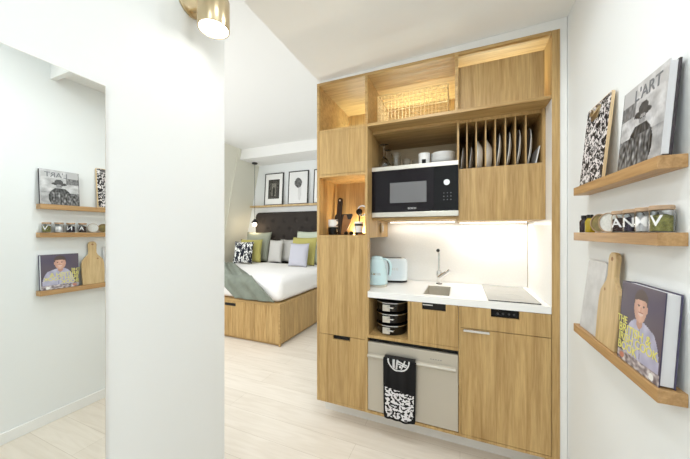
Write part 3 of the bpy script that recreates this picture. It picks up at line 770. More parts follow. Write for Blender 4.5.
def mix(a, b, t): t = max(0, min(1, t)); return tuple(x+(y-x)*t for x, y in zip(a, b))
def ell(u, v, cx, cy, rx, ry): return ((u-cx)/rx)**2 + ((v-cy)/ry)**2

# tea towel over the dishwasher handle
def towel_fn(u, v):
    c = (9, 7, 9)
    x = (u-0.5)*0.195; z = (v-1)*0.385     # metres, z down from the handle
    d = math.hypot(x+0.006, z+0.006)
    if z < -0.002:
        if 0.058 < d < 0.066: return (222, 222, 222)
        if d < 0.055:
            a, b = x+0.006, z
            if abs(a+0.028) < 0.007 or abs(a+0.006-b*0.1) < 0.005: return (205, 205, 205)
            if a > -0.002 and (abs(b+0.012+a*0.25) < 0.004 or abs(b+0.026+a*0.2) < 0.004): return (215, 215, 215)
            if math.hypot(a-0.010, b+0.043) < 0.007: return (225, 225, 225)
            if abs(a-0.040+b*-0.4) < 0.004: return (200, 200, 200)
    if -0.372 < z < -0.180-0.03*u and abs(x) < 0.087 and not (z < -0.350 and abs(x) > 0.075):
        n = nz(x*1.0, z*1.15, 62, 3)+0.45*nz(x, z, 120, 8)
        if n > -0.06: c = (226, 224, 226)
    return c
t = thing('tea_towel', 'black towel with white lettering and doodles hanging on the dishwasher handle', 'towel', (-0.363, D-0.03, -0.825))
def towel_place(u, v):
    x = (u-0.5)*0.213*(1-0.05*(1-v)); z = (v-1)*0.388-0.002
    if v < 0.05: x *= 1-0.8*(0.05-v)
    z += -0.012*math.sin(PI*u)*(1-v)
    y = -0.006-0.004*math.sin(u*9+1)*(0.3+1-v)-0.003*math.sin(u*21)
    if v > 0.97: y += (v-0.97)/0.03*0.009
    return (x, y, z)
o = printed('front_panel', t, towel_fn, 110, 200, towel_place, M['clothprint'])
so = o.modifiers.new('s', 'SOLIDIFY'); so.thickness = 0.0025; so.offset = 1
for p in o.data.polygons: p.use_smooth = True
bm = bmesh.new()
for k in range(24):   # fold over the bar and the short back drop
    pass
prof = [(-0.004, -0.001), (-0.003, 0.004), (0.006, 0.007), (0.018, 0.006), (0.027, 0.004), (0.0275, 0.0065), (0.018, 0.0085), (0.006, 0.0095), (-0.005, 0.006), (-0.0065, -0.001)]
prism(bm, prof, 'x', -0.100, 0.100); obj('folded_top', bm, M['dark_towel'] if 'dark_towel' in M else M['recess'], t, local=True)

# ------------------------------------------------------------------ right wall ledges
def ledge(z, lab):
    bm = bmesh.new(); box(bm, 0.477, WX-0.0005, 0.985, 1.568, z-0.035, z)
    return tag(obj('wall_ledge', bm, M['oak_shelf'], bevel=0.0012), lab, 'shelf', 'oak ledges on the right wall')
ledge(0.2012, 'topmost oak ledge on the right wall, holding the clipboard'); ledge(0.0, 'middle oak ledge on the right wall, holding the spice jars'); ledge(-0.4108, 'lowest oak ledge on the right wall, holding boards and a cookbook')

def leaning(name, lab, cat, y, z, ang, x=0.487, th=0.02, yaw=0):
    return thing(name, lab, cat, (x, y, z+th*math.sin(ang)+0.0004), (0, ang, yaw))

# clipboard
a = rad(5.5)
t = leaning('clipboard', 'wooden clipboard with a black and white doodle sheet on the top ledge', 'clipboard', 1.43, 0.2012, a, 0.489, 0.008)
bm = bmesh.new(); prism(bm, [(y, z) for y, z in [(p[0], p[1]+0.163) for p in rounded_rect(0.212, 0.326, 0.008, 3)]], 'x', 0, 0.008); obj('board', bm, M['clipwood'], t, local=True)
bm = bmesh.new(); box(bm, -0.0015, -0.0003, -0.100, 0.104, 0.004, 0.322); obj('doodle_sheet', bm, M['menu'], t, local=True)
bm = bmesh.new()
prism(bm, [(-0.01, 0.262), (0.045, 0.262), (0.052, 0.285), (0.065, 0.305), (0.045, 0.312), (0.030, 0.295), (0.012, 0.295), (0.0, 0.312), (-0.028, 0.305), (-0.018, 0.28)], 'x', -0.007, -0.0018)
tube(bm, [(-0.006, -0.02, 0.30), (-0.014, 0.0, 0.28), (-0.014, 0.036, 0.28), (-0.006, 0.056, 0.30)], 0.003, 8)
obj('clip', bm, M['brass'], t, local=True, bevel=0.001)

# black and white photo book
def bw_fn(u, v):
    base = 190+34*nz(u*3, v*6, 2, 1)+12*nz(u, v, 30, 2)
    if v > 0.62 and u < 0.34: base = 120+60*nz(u*2, v, 14, 5)          # brick at one side
    if v > 0.80: base = max(base, 185)
    # rider with a wide hat
    def dk(x): return x
    if ell(u, v, 0.52, 0.60, 0.20, 0.055) < 1 and v > 0.56+0.25*(abs(u-0.52)-0.1): base = 66+22*nz(u, v, 18, 7)
    if ell(u, v, 0.53, 0.66, 0.11, 0.075) < 1: base = 78+20*nz(u, v, 18, 7)
    if ell(u, v, 0.53, 0.53, 0.075, 0.065) < 1: base = 150+22*nz(u, v, 20, 4)
    if ell(u, v, 0.49, 0.545, 0.02, 0.010) < 1 or ell(u, v, 0.565, 0.545, 0.02, 0.010) < 1: base = 60
    if v < 0.47 and ell(u, v, 0.50, 0.20, 0.30, 0.30) < 1: base = 70+70*nz(u*2, v, 12, 9)
    if v < 0.36:
        n = nz(u*2.4, v*1.5, 9, 12)
        base = 78+110*(n+0.15) if u < 0.75 else base-25
    base = max(22, min(232, base))
    return (base, base, base*1.005)
a = rad(4.5)
t = leaning('photo_book', 'large book with a black and white cover photograph on the top ledge', 'book', 1.098, 0.2012, a, 0.485, 0.024)
W_, H_ = 0.215, 0.250
bm = bmesh.new(); box(bm, 0.003, 0.018, -W_/2+0.004, W_/2-0.001, 0.004, H_-0.004); obj('pages', bm, M['pages'], t, local=True)
bm = bmesh.new(); box(bm, 0.0182, 0.0238, -W_/2, W_/2, 0, H_); box(bm, 0.0, 0.0238, W_/2-0.0008, W_/2+0.002, 0, H_); obj('back_cover', bm, M['darkcover'], t, local=True, bevel=0.001)
bm = bmesh.new(); box(bm, 0.0006, 0.0028, -W_/2, W_/2-0.001, 0, H_); obj('front_board', bm, M['pages'], t, local=True)
def ttl(bm):
    Mx = Matrix(((0, 0, -1, 0), (-1, 0, 0, 0), (0, 1, 0, 0), (0, 0, 0, 1)))   # text x -> -Y, y -> Z, faces -X
    text_into(bm, "L'ART", 0.050, Matrix.Translation((-0.0007, -0.02, H_-0.037)) @ Mx, 1)
    text_into(bm, 'DE VIVRE', 0.016, Matrix.Translation((-0.0007, 0.03, H_-0.072)) @ Mx, 1) if False else None
printed('cover_print', t, bw_fn, 64, 78, lambda u, v: (0.0, W_/2-0.001-u*(W_-0.001), v*H_), None, extra=ttl, mats=[M['print'], M['greyink']])

# lower ledge: marble board, paddle board, cookbook
a = rad(4.5)
t = leaning('marble_board', 'grey marble board behind the wooden paddle on the lowest ledge', 'board', 1.455, -0.4108, rad(6.5), 0.489, 0.010)
bm = bmesh.new(); prism(bm, [(p[0], p[1]+0.147) for p in rounded_rect(0.165, 0.294, 0.012, 4)], 'x', 0, 0.010); obj('slab', bm, M['marble'], t, local=True, bevel=0.0015)
t = leaning('cutting_board', 'pale wooden paddle cutting board with a knot leaning on the lowest ledge', 'cutting board', 1.298, -0.4108, rad(4.5), 0.483, 0.016)
half = [(0.070, 0.0), (0.076, 0.10), (0.074, 0.165), (0.066, 0.195), (0.046, 0.218), (0.031, 0.235), (0.026, 0.252), (0.027, 0.29), (0.029, 0.313), (0.024, 0.330), (0.012, 0.338)]
pts = [(-y, z) for y, z in half] + [(0, 0.339)] + [(y, z) for y, z in half[::-1]]
bm = bmesh.new(); prism(bm, pts, 'x', 0, 0.016); obj('board', bm, M['paleboard'], t, local=True, bevel=0.003)
bm = bmesh.new(); lathe(bm, [(0, 0), (0.0075, 0), (0.0075, 0.0008), (0, 0.0008)], (-0.0008, 0, 0.315), 16, 'x'); obj('hanging_hole', bm, M['leather'], t, local=True)
bm = bmesh.new(); lathe(bm, [(0, 0), (0.006, 0), (0.004, 0.0008), (0, 0.0008)], (-0.0008, 0.03, 0.20), 12, 'x'); obj('wood_knot', bm, M['leather'], t, local=True)

def cook_fn(u, v):
    c = (84+14*nz(u, v, 3, 1), 74+12*nz(u, v, 3, 1), 90)
    # shirt and shoulders
    body = ell(u, v, 0.55, 0.18, 0.42, 0.44) < 1 and v < 0.60-0.5*abs(u-0.5)**1.5
    if body:
        k = 0.5+0.5*nz(u*1.2, v*0.8, 7, 4); c = mix((150, 148, 176), (200, 200, 220), k)
        if abs(u-0.5-(0.55-v)*0.15) < 0.012 and v < 0.5: c = (140, 138, 165)
    if ell(u, v, 0.50, 0.585, 0.075, 0.10) < 1 and v < 0.63: c = (182, 140, 122)      # neck
    if ell(u, v, 0.505, 0.805, 0.168, 0.155) < 1: c = (78, 62, 58)                       # hair
    if ell(u, v, 0.50, 0.735, 0.150, 0.170) < 1:
        c = mix((212, 170, 150), (176, 132, 114), abs(u-0.5)*5+0.3*nz(u, v, 9, 2))
        if v > 0.835-0.8*(u-0.515)**2: c = (78, 62, 58)
        if ell(u, v, 0.46, 0.765, 0.024, 0.011) < 1 or ell(u, v, 0.572, 0.765, 0.024, 0.011) < 1: c = (66, 50, 50)
        if ell(u, v, 0.515, 0.72, 0.018, 0.030) < 1: c = (196, 146, 126)
        if ell(u, v, 0.515, 0.665, 0.055, 0.020) < 1: c = (216, 190, 180)
        if ell(u, v, 0.515, 0.686, 0.058, 0.009) < 1: c = (160, 100, 92)
    if ell(u, v, 0.385, 0.74, 0.018, 0.04) < 1 or ell(u, v, 0.655, 0.74, 0.018, 0.04) < 1: c = (196, 150, 132)
    if v < 0.125:
        n = nz(u*1.5, v*3, 9, 6); c = mix((96, 84, 90), (212, 204, 204), 0.5+n)
        if ell(u, v, 0.84, 0.05, 0.05, 0.04) < 1: c = (235, 235, 232)
        if ell(u, v, 0.12, 0.06, 0.06, 0.04) < 1: c = (190, 120, 100)
    return c
t = leaning('cookbook', 'cookbook with a smiling person in a pale shirt and yellow title on the lowest ledge', 'book', 1.098, -0.4108, rad(3.5), 0.483, 0.034)
W_, H_ = 0.208, 0.25
bm = bmesh.new(); box(bm, 0.003, 0.031, -W_/2+0.004, W_/2-0.001, 0.004, H_-0.004); obj('pages', bm, M['pages'], t, local=True)
bm = bmesh.new(); box(bm, 0.0312, 0.0342, -W_/2, W_/2, 0, H_); box(bm, 0.0, 0.0342, W_/2-0.0008, W_/2+0.002, 0, H_); obj('back_cover', bm, M['plumcover'], t, local=True, bevel=0.001)
bm = bmesh.new(); box(bm, 0.0006, 0.0028, -W_/2, W_/2-0.001, 0, H_); obj('front_board', bm, M['plumcover'], t, local=True)
def ttl2(bm):
    Mx = Matrix(((0, 0, -1, 0), (-1, 0, 0, 0), (0, 1, 0, 0), (0, 0, 0, 1)))
    for s, sz, y, z in (('THE', 0.030, 0.088, 0.128), ('BRITISH &', 0.038, 0.022, 0.101), ('IRISH COOK', 0.035, 0.004, 0.073), ('BOOK', 0.036, 0.052, 0.045)):
        text_into(bm, s, sz, Matrix.Translation((-0.0007, y, z)) @ Mx, 1)
    text_into(bm, 'simple recipes', 0.012, Matrix.Translation((-0.0007, -0.025, 0.048)) @ Mx, 2) if False else None
printed('cover_print', t, cook_fn, 72, 84, lambda u, v: (0.0, W_/2-0.001-u*(W_-0.001), v*H_), None, extra=ttl2, mats=[M['print'], M['yellowink'], M['whiteink']])

# spice jars, tins and bottles on the middle ledge
JX = 0.506
jars = [(1.028, 'V', 'herbs', 'lidded glass jar marked V nearest the end of the middle ledge'), (1.096, 'M', 'sugar', 'lidded glass jar marked M with white contents'),
        (1.162, 'N', 'tea', 'lidded glass jar marked N with dark contents'), (1.234, 'A', 'nuts', 'lidded glass jar marked A with brown contents')]
for y, ch, cont, lab in jars:
    rr = 0.0245
    t = thing('spice_jar', lab, 'jar', (JX, y, 0.0004), group='lettered spice jars on the middle ledge')
    bm = bmesh.new(); lathe(bm, [(0, 0), (rr-0.001, 0), (rr, 0.002), (rr, 0.056), (rr-0.003, 0.060), (rr-0.005, 0.060), (rr-0.002, 0.055), (rr-0.002, 0.003), (0, 0.003)], seg=36); obj('glass_body', bm, M['jar'], t, local=True, smooth=True)
    bm = bmesh.new(); lathe(bm, [(0, 0.0035), (rr-0.003, 0.0035), (rr-0.003, 0.044), (0.01, 0.049), (0, 0.047)], seg=28); obj('contents', bm, M[cont], t, local=True, smooth=True)
    bm = bmesh.new(); lathe(bm, [(0, 0.0605), (rr-0.002, 0.0605), (rr, 0.062), (rr, 0.071), (rr-0.002, 0.073), (0, 0.073)], seg=36); obj('lid', bm, M['cork'], t, local=True, smooth=True)
    ang = math.atan2(-0.62, -0.78)   # direction the letter faces
    F = Matrix.Rotation(ang+PI/2, 4, 'Z') @ Matrix.Rotation(rad(90), 4, 'X')
    bm = bmesh.new(); text_into(bm, ch, 0.042, Matrix.Translation((0, 0, 0.030)) @ F, 0, wrap=rr); obj('letter', bm, M['whiteink'], t, local=True)
for y, m_, lab in ((1.302, 'whitetin', 'pale speckled round tin standing on its edge on the middle ledge'), (1.372, 'olive', 'olive green round tin standing on its edge on the middle ledge')):
    t = thing('round_tin', lab, 'tin', (JX, y, 0.0004), (0, 0, rad(28)), group='round tins on the middle ledge')
    bm = bmesh.new(); lathe(bm, [(0, -0.009), (0.033, -0.009), (0.0345, -0.007), (0.0345, 0.004), (0.033, 0.0055), (0, 0.0055)], (0, 0, 0.036), 36, 'x'); obj('tin_body', bm, M[m_], t, local=True, smooth=True)
    bm = bmesh.new(); lathe(bm, [(0.0325, -0.013), (0.0350, -0.013), (0.0355, -0.012), (0.0355, -0.0095), (0.0325, -0.0095), (0.0325, -0.013)], (0, 0, 0.036), 36, 'x'); obj('lid_rim', bm, M['cork'], t, local=True, smooth=True)
for y, m_, lab in ((1.478, 'oil', 'small bottle of yellow oil with a black cap on the middle ledge'), (1.537, 'vinegar', 'small bottle of dark vinegar with a black cap at the far end')):
    t = thing('oil_bottle', lab, 'bottle', (JX, y, 0.0004), group='small capped bottles on the middle ledge')
    bm = bmesh.new(); lathe(bm, [(0, 0), (0.0155, 0), (0.017, 0.003), (0.017, 0.045), (0.0145, 0.052), (0.010, 0.057), (0.010, 0.061), (0, 0.061)], seg=28); obj('glass_body', bm, M[m_], t, local=True, smooth=True)
    bm = bmesh.new(); lathe(bm, [(0, 0.0612), (0.0115, 0.0612), (0.0115, 0.073), (0.0105, 0.0745), (0, 0.0745)], seg=24); obj('cap', bm, M['black'], t, local=True, smooth=True)

# ------------------------------------------------------------------ mirror and wall spot
t = thing('wall_mirror', 'tall frameless mirror on the left wall of the corridor', 'mirror', (LX, 0.1, -1.28))
bm = bmesh.new(); box(bm, LX+0.0006, LX+0.0095, -0.45, 0.565, -1.28, 0.497); obj('backing', bm, M['steel'], t)
bm = bmesh.new(); box(bm, LX+0.0096, LX+0.0102, -0.449, 0.564, -1.279, 0.4955); obj('glass_sheet', bm, M['mirror'], t)

LY = 0.893; LZ = 0.872
t = thing('wall_spotlight', 'brass cylinder spotlight mounted high on the left wall', 'wall light', (LX, LY, 1.02))
bm = bmesh.new(); lathe(bm, [(0, 0), (0.062, 0), (0.064, 0.003), (0.064, 0.010), (0.060, 0.013), (0, 0.013)], (LX+0.0005, LY, 1.03), 40, 'x'); obj('wall_plate', bm, M['brass'], t, smooth=True)
bm = bmesh.new(); tube(bm, [(LX+0.013, LY, 0.99), (LX+0.085, LY, 0.975)], 0.010, 14); obj('arm', bm, M['brass'], t, smooth=True)
bm = bmesh.new(); lathe(bm, [(0.0585, 0.006), (0.0585, 0.0), (0.063, 0.0), (0.064, 0.002), (0.064, 0.122), (0.061, 0.129), (0.054, 0.132), (0, 0.132), (0, 0.124), (0.0585, 0.124), (0.0585, 0.006)], (LX+0.142, LY, LZ), 48); hd = obj('lamp_head', bm, M['brass'], t, smooth=True)
bm = bmesh.new(); lathe(bm, [(0, 0.003), (0.0575, 0.003), (0.0575, 0.008), (0, 0.008)], (LX+0.142, LY, LZ), 40); obj('lens', bm, M['lampface'], hd, smooth=True)

# ------------------------------------------------------------------ bedroom
t = thing('storage_bed', 'oak storage bed base with plank sides in the bedroom', 'bed', (-3.0, 3.75, -1.38))
BX0, BX1, BY0, BY1, BT = -4.0, -2.0, 2.80, 4.66, -0.862
bm = bmesh.new(); box(bm, BX0+0.03, BX1-0.0301, BY0+0.0301, BY1, -1.375, BT-0.002); obj('core', bm, M['oak_h'], t)
def planks(name, a0, a1, along, pos, z0, z1, n):
    bm = bmesh.new(); w = (a1-a0)/n
    for k in range(n):
        p, q = a0+k*w+0.0015, a0+(k+1)*w-0.0015
        if along == 'x': box(bm, p, q, pos, pos+0.02, z0, z1)
        else: box(bm, pos-0.02, pos, p, q, z0, z1)
    return obj(name, bm, M['oak'], t)
planks('foot_panel', BX0, BX1-0.022, 'x', BY0+0.004, -1.345, BT-0.03, 11)
planks('side_panel', BY0+0.03, BY1, 'y', BX1-0.003, -1.345, BT-0.03, 10)
bm = bmesh.new(); box(bm, BX0, BX1, BY0, BY0+0.03, BT-0.028, BT); box(bm, BX1-0.03, BX1, BY0+0.03, BY1, BT-0.028, BT); box(bm, BX1-0.02, BX1, BY0, BY0+0.025, -1.375, BT-0.029)
obj('edge_rail', bm, M['oak_h'], t, bevel=0.002)
bm = bmesh.new(); box(bm, -2.87, -2.69, BY0+0.0005, BY0+0.0038, -0.955, -0.920); obj('handle_recess', bm, M['recess'], t)

def softbox(bm, x0, x1, y0, y1, z0, z1, r, nx=20, ny=20, amp=0.008, seed=0):
    """rounded soft block: top grid with rolled edges going down to z0"""
    rows = []
    N1, N2 = nx, ny
    def pt(i, j):
        u, v = i/N1, j/N2
        return x0+(x1-x0)*u, y0+(y1-y0)*v
    q = bmesh.ops.create_cube(bm, size=1)
    for v in q['verts']: v.co = Vector(((x0+x1)/2+v.co.x*(x1-x0), (y0+y1)/2+v.co.y*(y1-y0), (z0+z1)/2+v.co.z*(z1-z0)))
    bmesh.ops.bevel(bm, geom=bm.edges[:], offset=r, segments=5, affect='EDGES', profile=0.5)
    bmesh.ops.subdivide_edges(bm, edges=[e for e in bm.edges if e.calc_length() > 0.25], cuts=14, use_grid_fill=True)
    for v in bm.verts:
        n = noise.noise(Vector((v.co.x*3+seed, v.co.y*3, v.co.z*3)))
        v.co += Vector((0.6*n, 0.6*n, n if v.co.z > z0+0.06 else 0))*amp
bm = bmesh.new(); softbox(bm, BX0+0.0, BX1-0.005, BY0+0.012, BY1-0.25, BT+0.003, -0.572, 0.085, amp=0.020, seed=4)
t = thing('duvet', 'thick white duvet spread over the oak storage bed', 'duvet', (-3.0, 3.75, BT))
obj('cover', bm, M['duvet'], t, smooth=True)

# throw lying diagonally over the foot of the bed
def throw_pt(s, w):
    """s: metres along from the far left end (0) to the foot, w: 0..1 across"""
    ax, ay = -3.97, 4.02                         # right-hand border start
    dx, dy = 0.785, -0.62
    px, py = 0.62, 0.785
    WD = 0.37                          # across direction
    x = ax+dx*s-(1-w)*WD*0.62; y = ay+dy*s-(1-w)*WD*0.785
    top = -0.548
    yf = 2.83
    z = top+0.012*math.sin(w*13+s*2)+0.006*math.sin(w*31+s*5)
    if y < yf:
        over = yf-y; arc = 0.09
        th_ = min(over/arc, PI/2*1.0)
        if over < arc*PI/2:
            z = top-arc*(1-math.cos(over/arc)); yy = yf-arc*math.sin(over/arc)
        else:
            z = top-arc-(over-arc*PI/2); yy = yf-arc
        y = yy+0.012*math.sin(w*15+s*3)
        y = min(y, yf-0.02) if z < top-0.06 else y
        x += 0.0
    return (x, y, z)
bm = bmesh.new(); NS, NW = 70, 26; LEN = 2.27
slen = lambda w: (4.02-(1-w)*0.37*0.785-2.83+0.335)/0.62
g = [[bm.verts.new(throw_pt(slen(j/NW)*i/NS, j/NW)) for j in range(NW+1)] for i in range(NS+1)]
for i in range(NS):
    for j in range(NW):
        bm.faces.new((g[i][j], g[i+1][j], g[i+1][j+1], g[i][j+1]))
o = obj('bed_throw', bm, M['throw'], smooth=True); so = o.modifiers.new('s', 'SOLIDIFY'); so.thickness = 0.012; so.offset = 1
tag(o, 'sage green wool throw draped across the foot of the white duvet', 'throw')

# cushions
def cushion(name, lab, x, y, w, h, th, m, rx, rz, z=-0.570, ry=0):
    bm = bmesh.new(); n = 18
    def P(u, v, s):
        e = (1-abs(u)**3.2)*(1-abs(v)**3.2); k = 1-0.07*(1-abs(u)**2)*abs(v)**3 ; k2 = 1-0.07*(1-abs(v)**2)*abs(u)**3
        return (u*w/2*k2, s*th/2*max(0, e)**0.55, (v*k+1)*h/2)
    for s in (-1, 1):
        g = [[bm.verts.new(P(-1+2*i/n, -1+2*j/n, s)) for j in range(n+1)] for i in range(n+1)]
        for i in range(n):
            for j in range(n): bm.faces.new((g[i][j], g[i+1][j], g[i+1][j+1], g[i][j+1]))
    bmesh.ops.remove_doubles(bm, verts=bm.verts, dist=0.0005)
    o = obj(name, bm, M[m], local=True, smooth='all'); o.location = (x, y, z+H); o.rotation_euler = (rad(rx), rad(ry), rad(rz))
    return tag(o, lab, 'cushion', 'cushions on the bed')
cushion('square_cushion', 'black and white brush pattern cushion at the left front of the bed', -3.70, 4.02, 0.38, 0.41, 0.13, 'zebra', -12, 14)
cushion('square_cushion', 'lime green cushion behind the patterned cushion on the left', -3.70, 4.21, 0.46, 0.45, 0.13, 'lime', -12, 12)
cushion('euro_cushion', 'large sage green cushion at the left against the headboard', -3.74, 4.42, 0.58, 0.60, 0.15, 'sage', -14, 4)
cushion('bed_pillow', 'light grey pillow left of the middle of the headboard', -3.24, 4.36, 0.30, 0.44, 0.11, 'greylinen', -12, 4)
cushion('bed_pillow', 'light grey pillow at the middle, right of the other grey one', -3.10, 4.52, 0.38, 0.45, 0.11, 'greylinen', -12, -4)
cushion('euro_cushion', 'large pale sage cushion at the right against the headboard', -2.62, 4.44, 0.58, 0.62, 0.15, 'palesage', -14, -6)
cushion('square_cushion', 'lime green cushion behind the lavender cushion on the right', -2.55, 4.20, 0.54, 0.50, 0.13, 'lime', -12, -6)
cushion('square_cushion', 'lavender grey cushion at the right front of the bed', -2.50, 3.98, 0.38, 0.40, 0.13, 'lavender', -12, -4)

# headboard: tufted panel
t = thing('headboard', 'tall charcoal button tufted headboard on the back wall', 'headboard', (-2.95, 4.74, -1.38))
bm = bmesh.new()
hx0, hx1, hz0, hz1 = -3.99, -1.95, -1.375, 0.414
tufts = [(hx0+0.26*k+(0.13 if r % 2 else 0.0)+0.22, hz1-0.17-0.17*r) for r in range(8) for k in range(8)]
tufts = [p for p in tufts if hx0+0.08 < p[0] < hx1-0.08]
nx, nz_ = 136, 110
g = []
for i in range(nx+1):
    col = []
    for j in range(nz_+1):
        x = hx0+(hx1-hx0)*i/nx; z = hz0+(hz1-hz0)*j/nz_
        d = min(math.hypot(x-a, z-b) for a, b in tufts)
        e = min(x-hx0, hx1-x, hz1-z)
        y = 4.70+0.028*math.exp(-(d/0.035)**2)+0.03*max(0, 1-e/0.05)**2
        # rounded upper corners
        rc = 0.10
        for cx, s in ((hx0+rc, -1), (hx1-rc, 1)):
            if (x-cx)*s > 0 and z > hz1-rc:
                dd_ = math.hypot(x-cx, z-(hz1-rc)); m_ = max(abs(x-cx), z-(hz1-rc))
                if dd_ > 0: k_ = m_/dd_; x2 = cx+(x-cx)*k_; z2 = hz1-rc+(z-(hz1-rc))*k_; x, z = x2, z2
        col.append(bm.verts.new((x, y, z)))
    g.append(col)
for i in range(nx):
    for j in range(nz_): bm.faces.new((g[i][j], g[i+1][j], g[i+1][j+1], g[i][j+1]))
ext = bmesh.ops.extrude_face_region(bm, geom=bm.faces[:])
for v in [e for e in ext['geom'] if isinstance(e, bmesh.types.BMVert)]: v.co.y = 4.795
obj('padded_panel', bm, M['headboard'], t, smooth=True)
b0 = None
for (x, z) in tufts:
    if z < -0.25: continue
    if b0 is None:
        bm = bmesh.new(); sphere(bm, (x, 4.724, z), 0.014, 1, 0.6, 1, 10); b0 = obj('button', bm, M['headboard'], t, smooth=True); bx0, bz0 = x, z
    else:
        c = b0.copy(); COL.objects.link(c); c.parent = t; c.location.x += x-bx0; c.location.z += z-bz0

bm = bmesh.new(); box(bm, -4.10, -1.3, 4.68, 4.799, 0.525, 0.560)
tag(obj('picture_ledge', bm, M['paleboard'], bevel=0.002), 'long pale oak picture ledge above the headboard', 'shelf')

def sil1(u, v):
    n = nz(u*1.2, v, 11, 2); c = 70+60*n
    if 0.30 < u < 0.70 and 0.15 < v < 0.80: c = 130+50*nz(u, v, 14, 6)
    if ell(u, v, 0.5, 0.36, 0.11, 0.26) < 1: c = 40
    if u < 0.08 or u > 0.92 or v > 0.93: c = 40
    return (c, c*0.97, c*0.90)
def sil2(u, v):
    c = 232
    if ell(u, v, 0.5+0.06*nz(u, v, 6, 1), 0.66, 0.22+0.05*nz(u, v, 9, 2), 0.17) < 1: c = 96+50*nz(u, v, 12, 3)
    if ell(u, v, 0.60, 0.35, 0.10, 0.30) < 1: c = min(c, 212+10*nz(u, v, 8, 5))
    return (c, c, c)
def sil3(u, v):
    c = 215+15*nz(u, v, 5, 9)
    if ell(u, v, 0.5, 0.5, 0.25, 0.3) < 1: c = 150+30*nz(u, v, 9, 9)
    return (c, c, c)
def picture(x0, x1, lab, fn, inset):
    w = x1-x0; h = 0.665
    t = thing('framed_picture', lab, 'picture', ((x0+x1)/2, 4.735, 0.5604), (rad(-4), 0, 0), group='black framed pictures on the ledge')
    bm = bmesh.new(); f = 0.016
    box(bm, -w/2, -w/2+f, -0.012, 0.012, 0, h); box(bm, w/2-f, w/2, -0.012, 0.012, 0, h)
    box(bm, -w/2+f, w/2-f, -0.012, 0.012, 0, f); box(bm, -w/2+f, w/2-f, -0.012, 0.012, h-f, h); obj('frame', bm, M['frame'], t, local=True)
    bm = bmesh.new(); box(bm, -w/2+f+0.0005, w/2-f-0.0005, -0.004, 0.002, f+0.0005, h-f-0.0005); obj('mount', bm, M['mount'], t, local=True)
    a, b, c, d = inset
    printed('artwork', t, fn, 40, 54, lambda u, v: (-w/2+w*(a+(b-a)*u), -0.0046, h*(c+(d-c)*v)), M['print'])
picture(-3.772, -3.318, 'framed dark photograph on the ledge, leftmost of the pictures', sil1, (0.20, 0.80, 0.20, 0.80))
picture(-3.190, -2.736, 'framed pale drawing with a dark flower head on the ledge', sil2, (0.08, 0.92, 0.06, 0.94))
picture(-2.614, -2.16, 'framed picture on the ledge cut off by the tall cabinet', sil3, (0.15, 0.85, 0.15, 0.85))

# pendant lamp
px_, py_ = -3.85, 4.535
t = thing('pendant_lamp', 'black pendant lamp hanging on a thin cord beside the headboard', 'pendant lamp', (px_, py_, 1.413))
bm = bmesh.new(); lathe(bm, [(0, 0), (0.055, 0), (0.055, -0.022), (0.045, -0.028), (0, -0.028)], (px_, py_, 1.4135), 28); obj('ceiling_rose', bm, M['frame'], t, smooth=True)
bm = bmesh.new(); tube(bm, [(px_, py_, 1.39), (px_, py_, 0.27)], 0.004, 6); obj('cord', bm, M['frame'], t)
bm = bmesh.new(); lathe(bm, [(0, 0.075), (0.016, 0.075), (0.020, 0.06), (0.055, 0.02), (0.060, -0.005), (0.057, -0.005), (0.05, 0.018), (0.012, 0.055), (0, 0.055)], (px_, py_, 0.20), 28); obj('shade', bm, M['frame'], t, smooth=True)
bm = bmesh.new(); sphere(bm, (px_, py_, 0.165), 0.042, seg=20); obj('bulb', bm, M['bulb'], t, smooth=True)

# ------------------------------------------------------------------ lights
def light(name, typ, loc, energy, col=(1, 1, 1), rot=(0, 0, 0), **k):
    l = bpy.data.lights.new(name, typ); l.energy = energy; l.color = col
    for a, b in k.items(): setattr(l, a, b)
    o = bpy.data.objects.new(name, l); COL.objects.link(o); o.location = (loc[0], loc[1], loc[2]+H); o.rotation_euler = rot
    return o
light('spot_lamp_light', 'SPOT', (LX+0.142, LY, LZ-0.004), 0.45, (1, 0.98, 0.94), (0, 0, 0), spot_size=rad(150), spot_blend=0.5, shadow_soft_size=0.05)
light('added_ceiling_uplight', 'SPOT', (LX+0.142, LY, LZ+0.15), 5, (1, 0.98, 0.94), (PI, 0, 0), spot_size=rad(110), spot_blend=0.7, shadow_soft_size=0.05)  # added upward light above the closed lamp head, brightens the ceiling
light('pendant_light', 'POINT', (px_, py_, 0.10), 2.2, (1, 0.8, 0.55), shadow_soft_size=0.05)
# added fill lights outside the two made-up bedroom windows
wz = (WZ0+WZ1)/2
light('added_window_light', 'AREA', (sx(wz)-0.25, (WY0+WY1)/2, wz), 16, (0.97, 0.985, 1.0), (0, rad(-90-12), 0), shape='RECTANGLE', size=WZ1-WZ0, size_y=WY1-WY0)
light('added_window_light', 'AREA', ((FX0+FX1)/2, 0.9, (FZ0+FZ1)/2), 22, (0.97, 0.985, 1.0), (rad(90), 0, 0), shape='RECTANGLE', size=FX1-FX0, size_y=FZ1-FZ0)
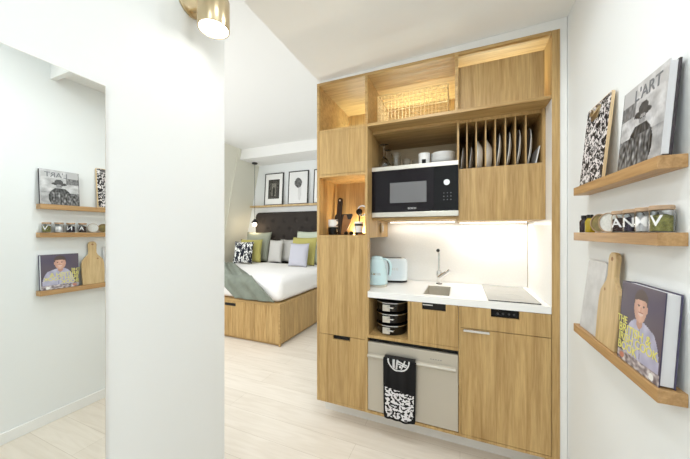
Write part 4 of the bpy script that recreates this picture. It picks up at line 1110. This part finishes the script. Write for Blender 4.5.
# downlights added out of view to light corridor and bedroom
def downlight(x, y, z, power, lab, size=0.16):
    t = thing('added_downlight', lab, 'added ceiling light', (x, y, z-0.004), group='added flush ceiling downlights')
    bm = bmesh.new(); lathe(bm, [(size*0.5, 0.003), (size*0.56, 0.003), (size*0.56, -0.003), (size*0.5, -0.003), (size*0.5, 0.003)], seg=32); obj('trim_ring', bm, M['trim'], t, local=True)
    bm = bmesh.new(); lathe(bm, [(0, 0.003), (size*0.49, 0.003), (size*0.49, 0.0), (0, 0.0)], seg=32); obj('diffuser', bm, M['lampface'], t, local=True)
    light('added_downlight_lamp', 'AREA', (x, y, z-0.015), power, (0.91, 0.96, 1.0), (0, 0, 0), shape='DISK', size=size)
downlight(-0.22, 1.22, zc(-0.32), 5.0, 'added unseen round downlight in the corridor ceiling in front of the kitchen', 0.14)
downlight(0.0, 0.45, ZH, 4.5, 'added unseen round downlight in the middle of the corridor ceiling', 0.3)
downlight(-0.15, -0.9, ZH, 15, 'added unseen round downlight in the corridor ceiling nearest the entrance', 0.3)
downlight(-2.3, 1.65, ZB, 13, 'added unseen round downlight in the bedroom ceiling', 0.3)

w = bpy.data.worlds.new('world'); sc.world = w; w.use_nodes = True
bg = w.node_tree.nodes['Background']; bg.inputs['Color'].default_value = (0.95, 0.98, 1, 1); bg.inputs['Strength'].default_value = 1.0

# ------------------------------------------------------------------ camera and view
cam = bpy.data.cameras.new('camera'); cam.sensor_width = 36; cam.lens = 279/690*36; cam.shift_y = 3.0/690; cam.clip_start = 0.02
co = bpy.data.objects.new('camera', cam); COL.objects.link(co); co.location = (0, 0, H); co.rotation_euler = (rad(90), 0, rad(22.4))
sc.camera = co
vs = sc.view_settings; vs.view_transform = 'Standard'; vs.look = 'None'; vs.exposure = 0.2; vs.gamma = 1; vs.use_curve_mapping = False
sc.cycles.use_denoising = True
sc.cycles.max_bounces = 10; sc.cycles.diffuse_bounces = 6; sc.cycles.glossy_bounces = 5; sc.cycles.transmission_bounces = 8
sc.cycles.sample_clamp_indirect = 4
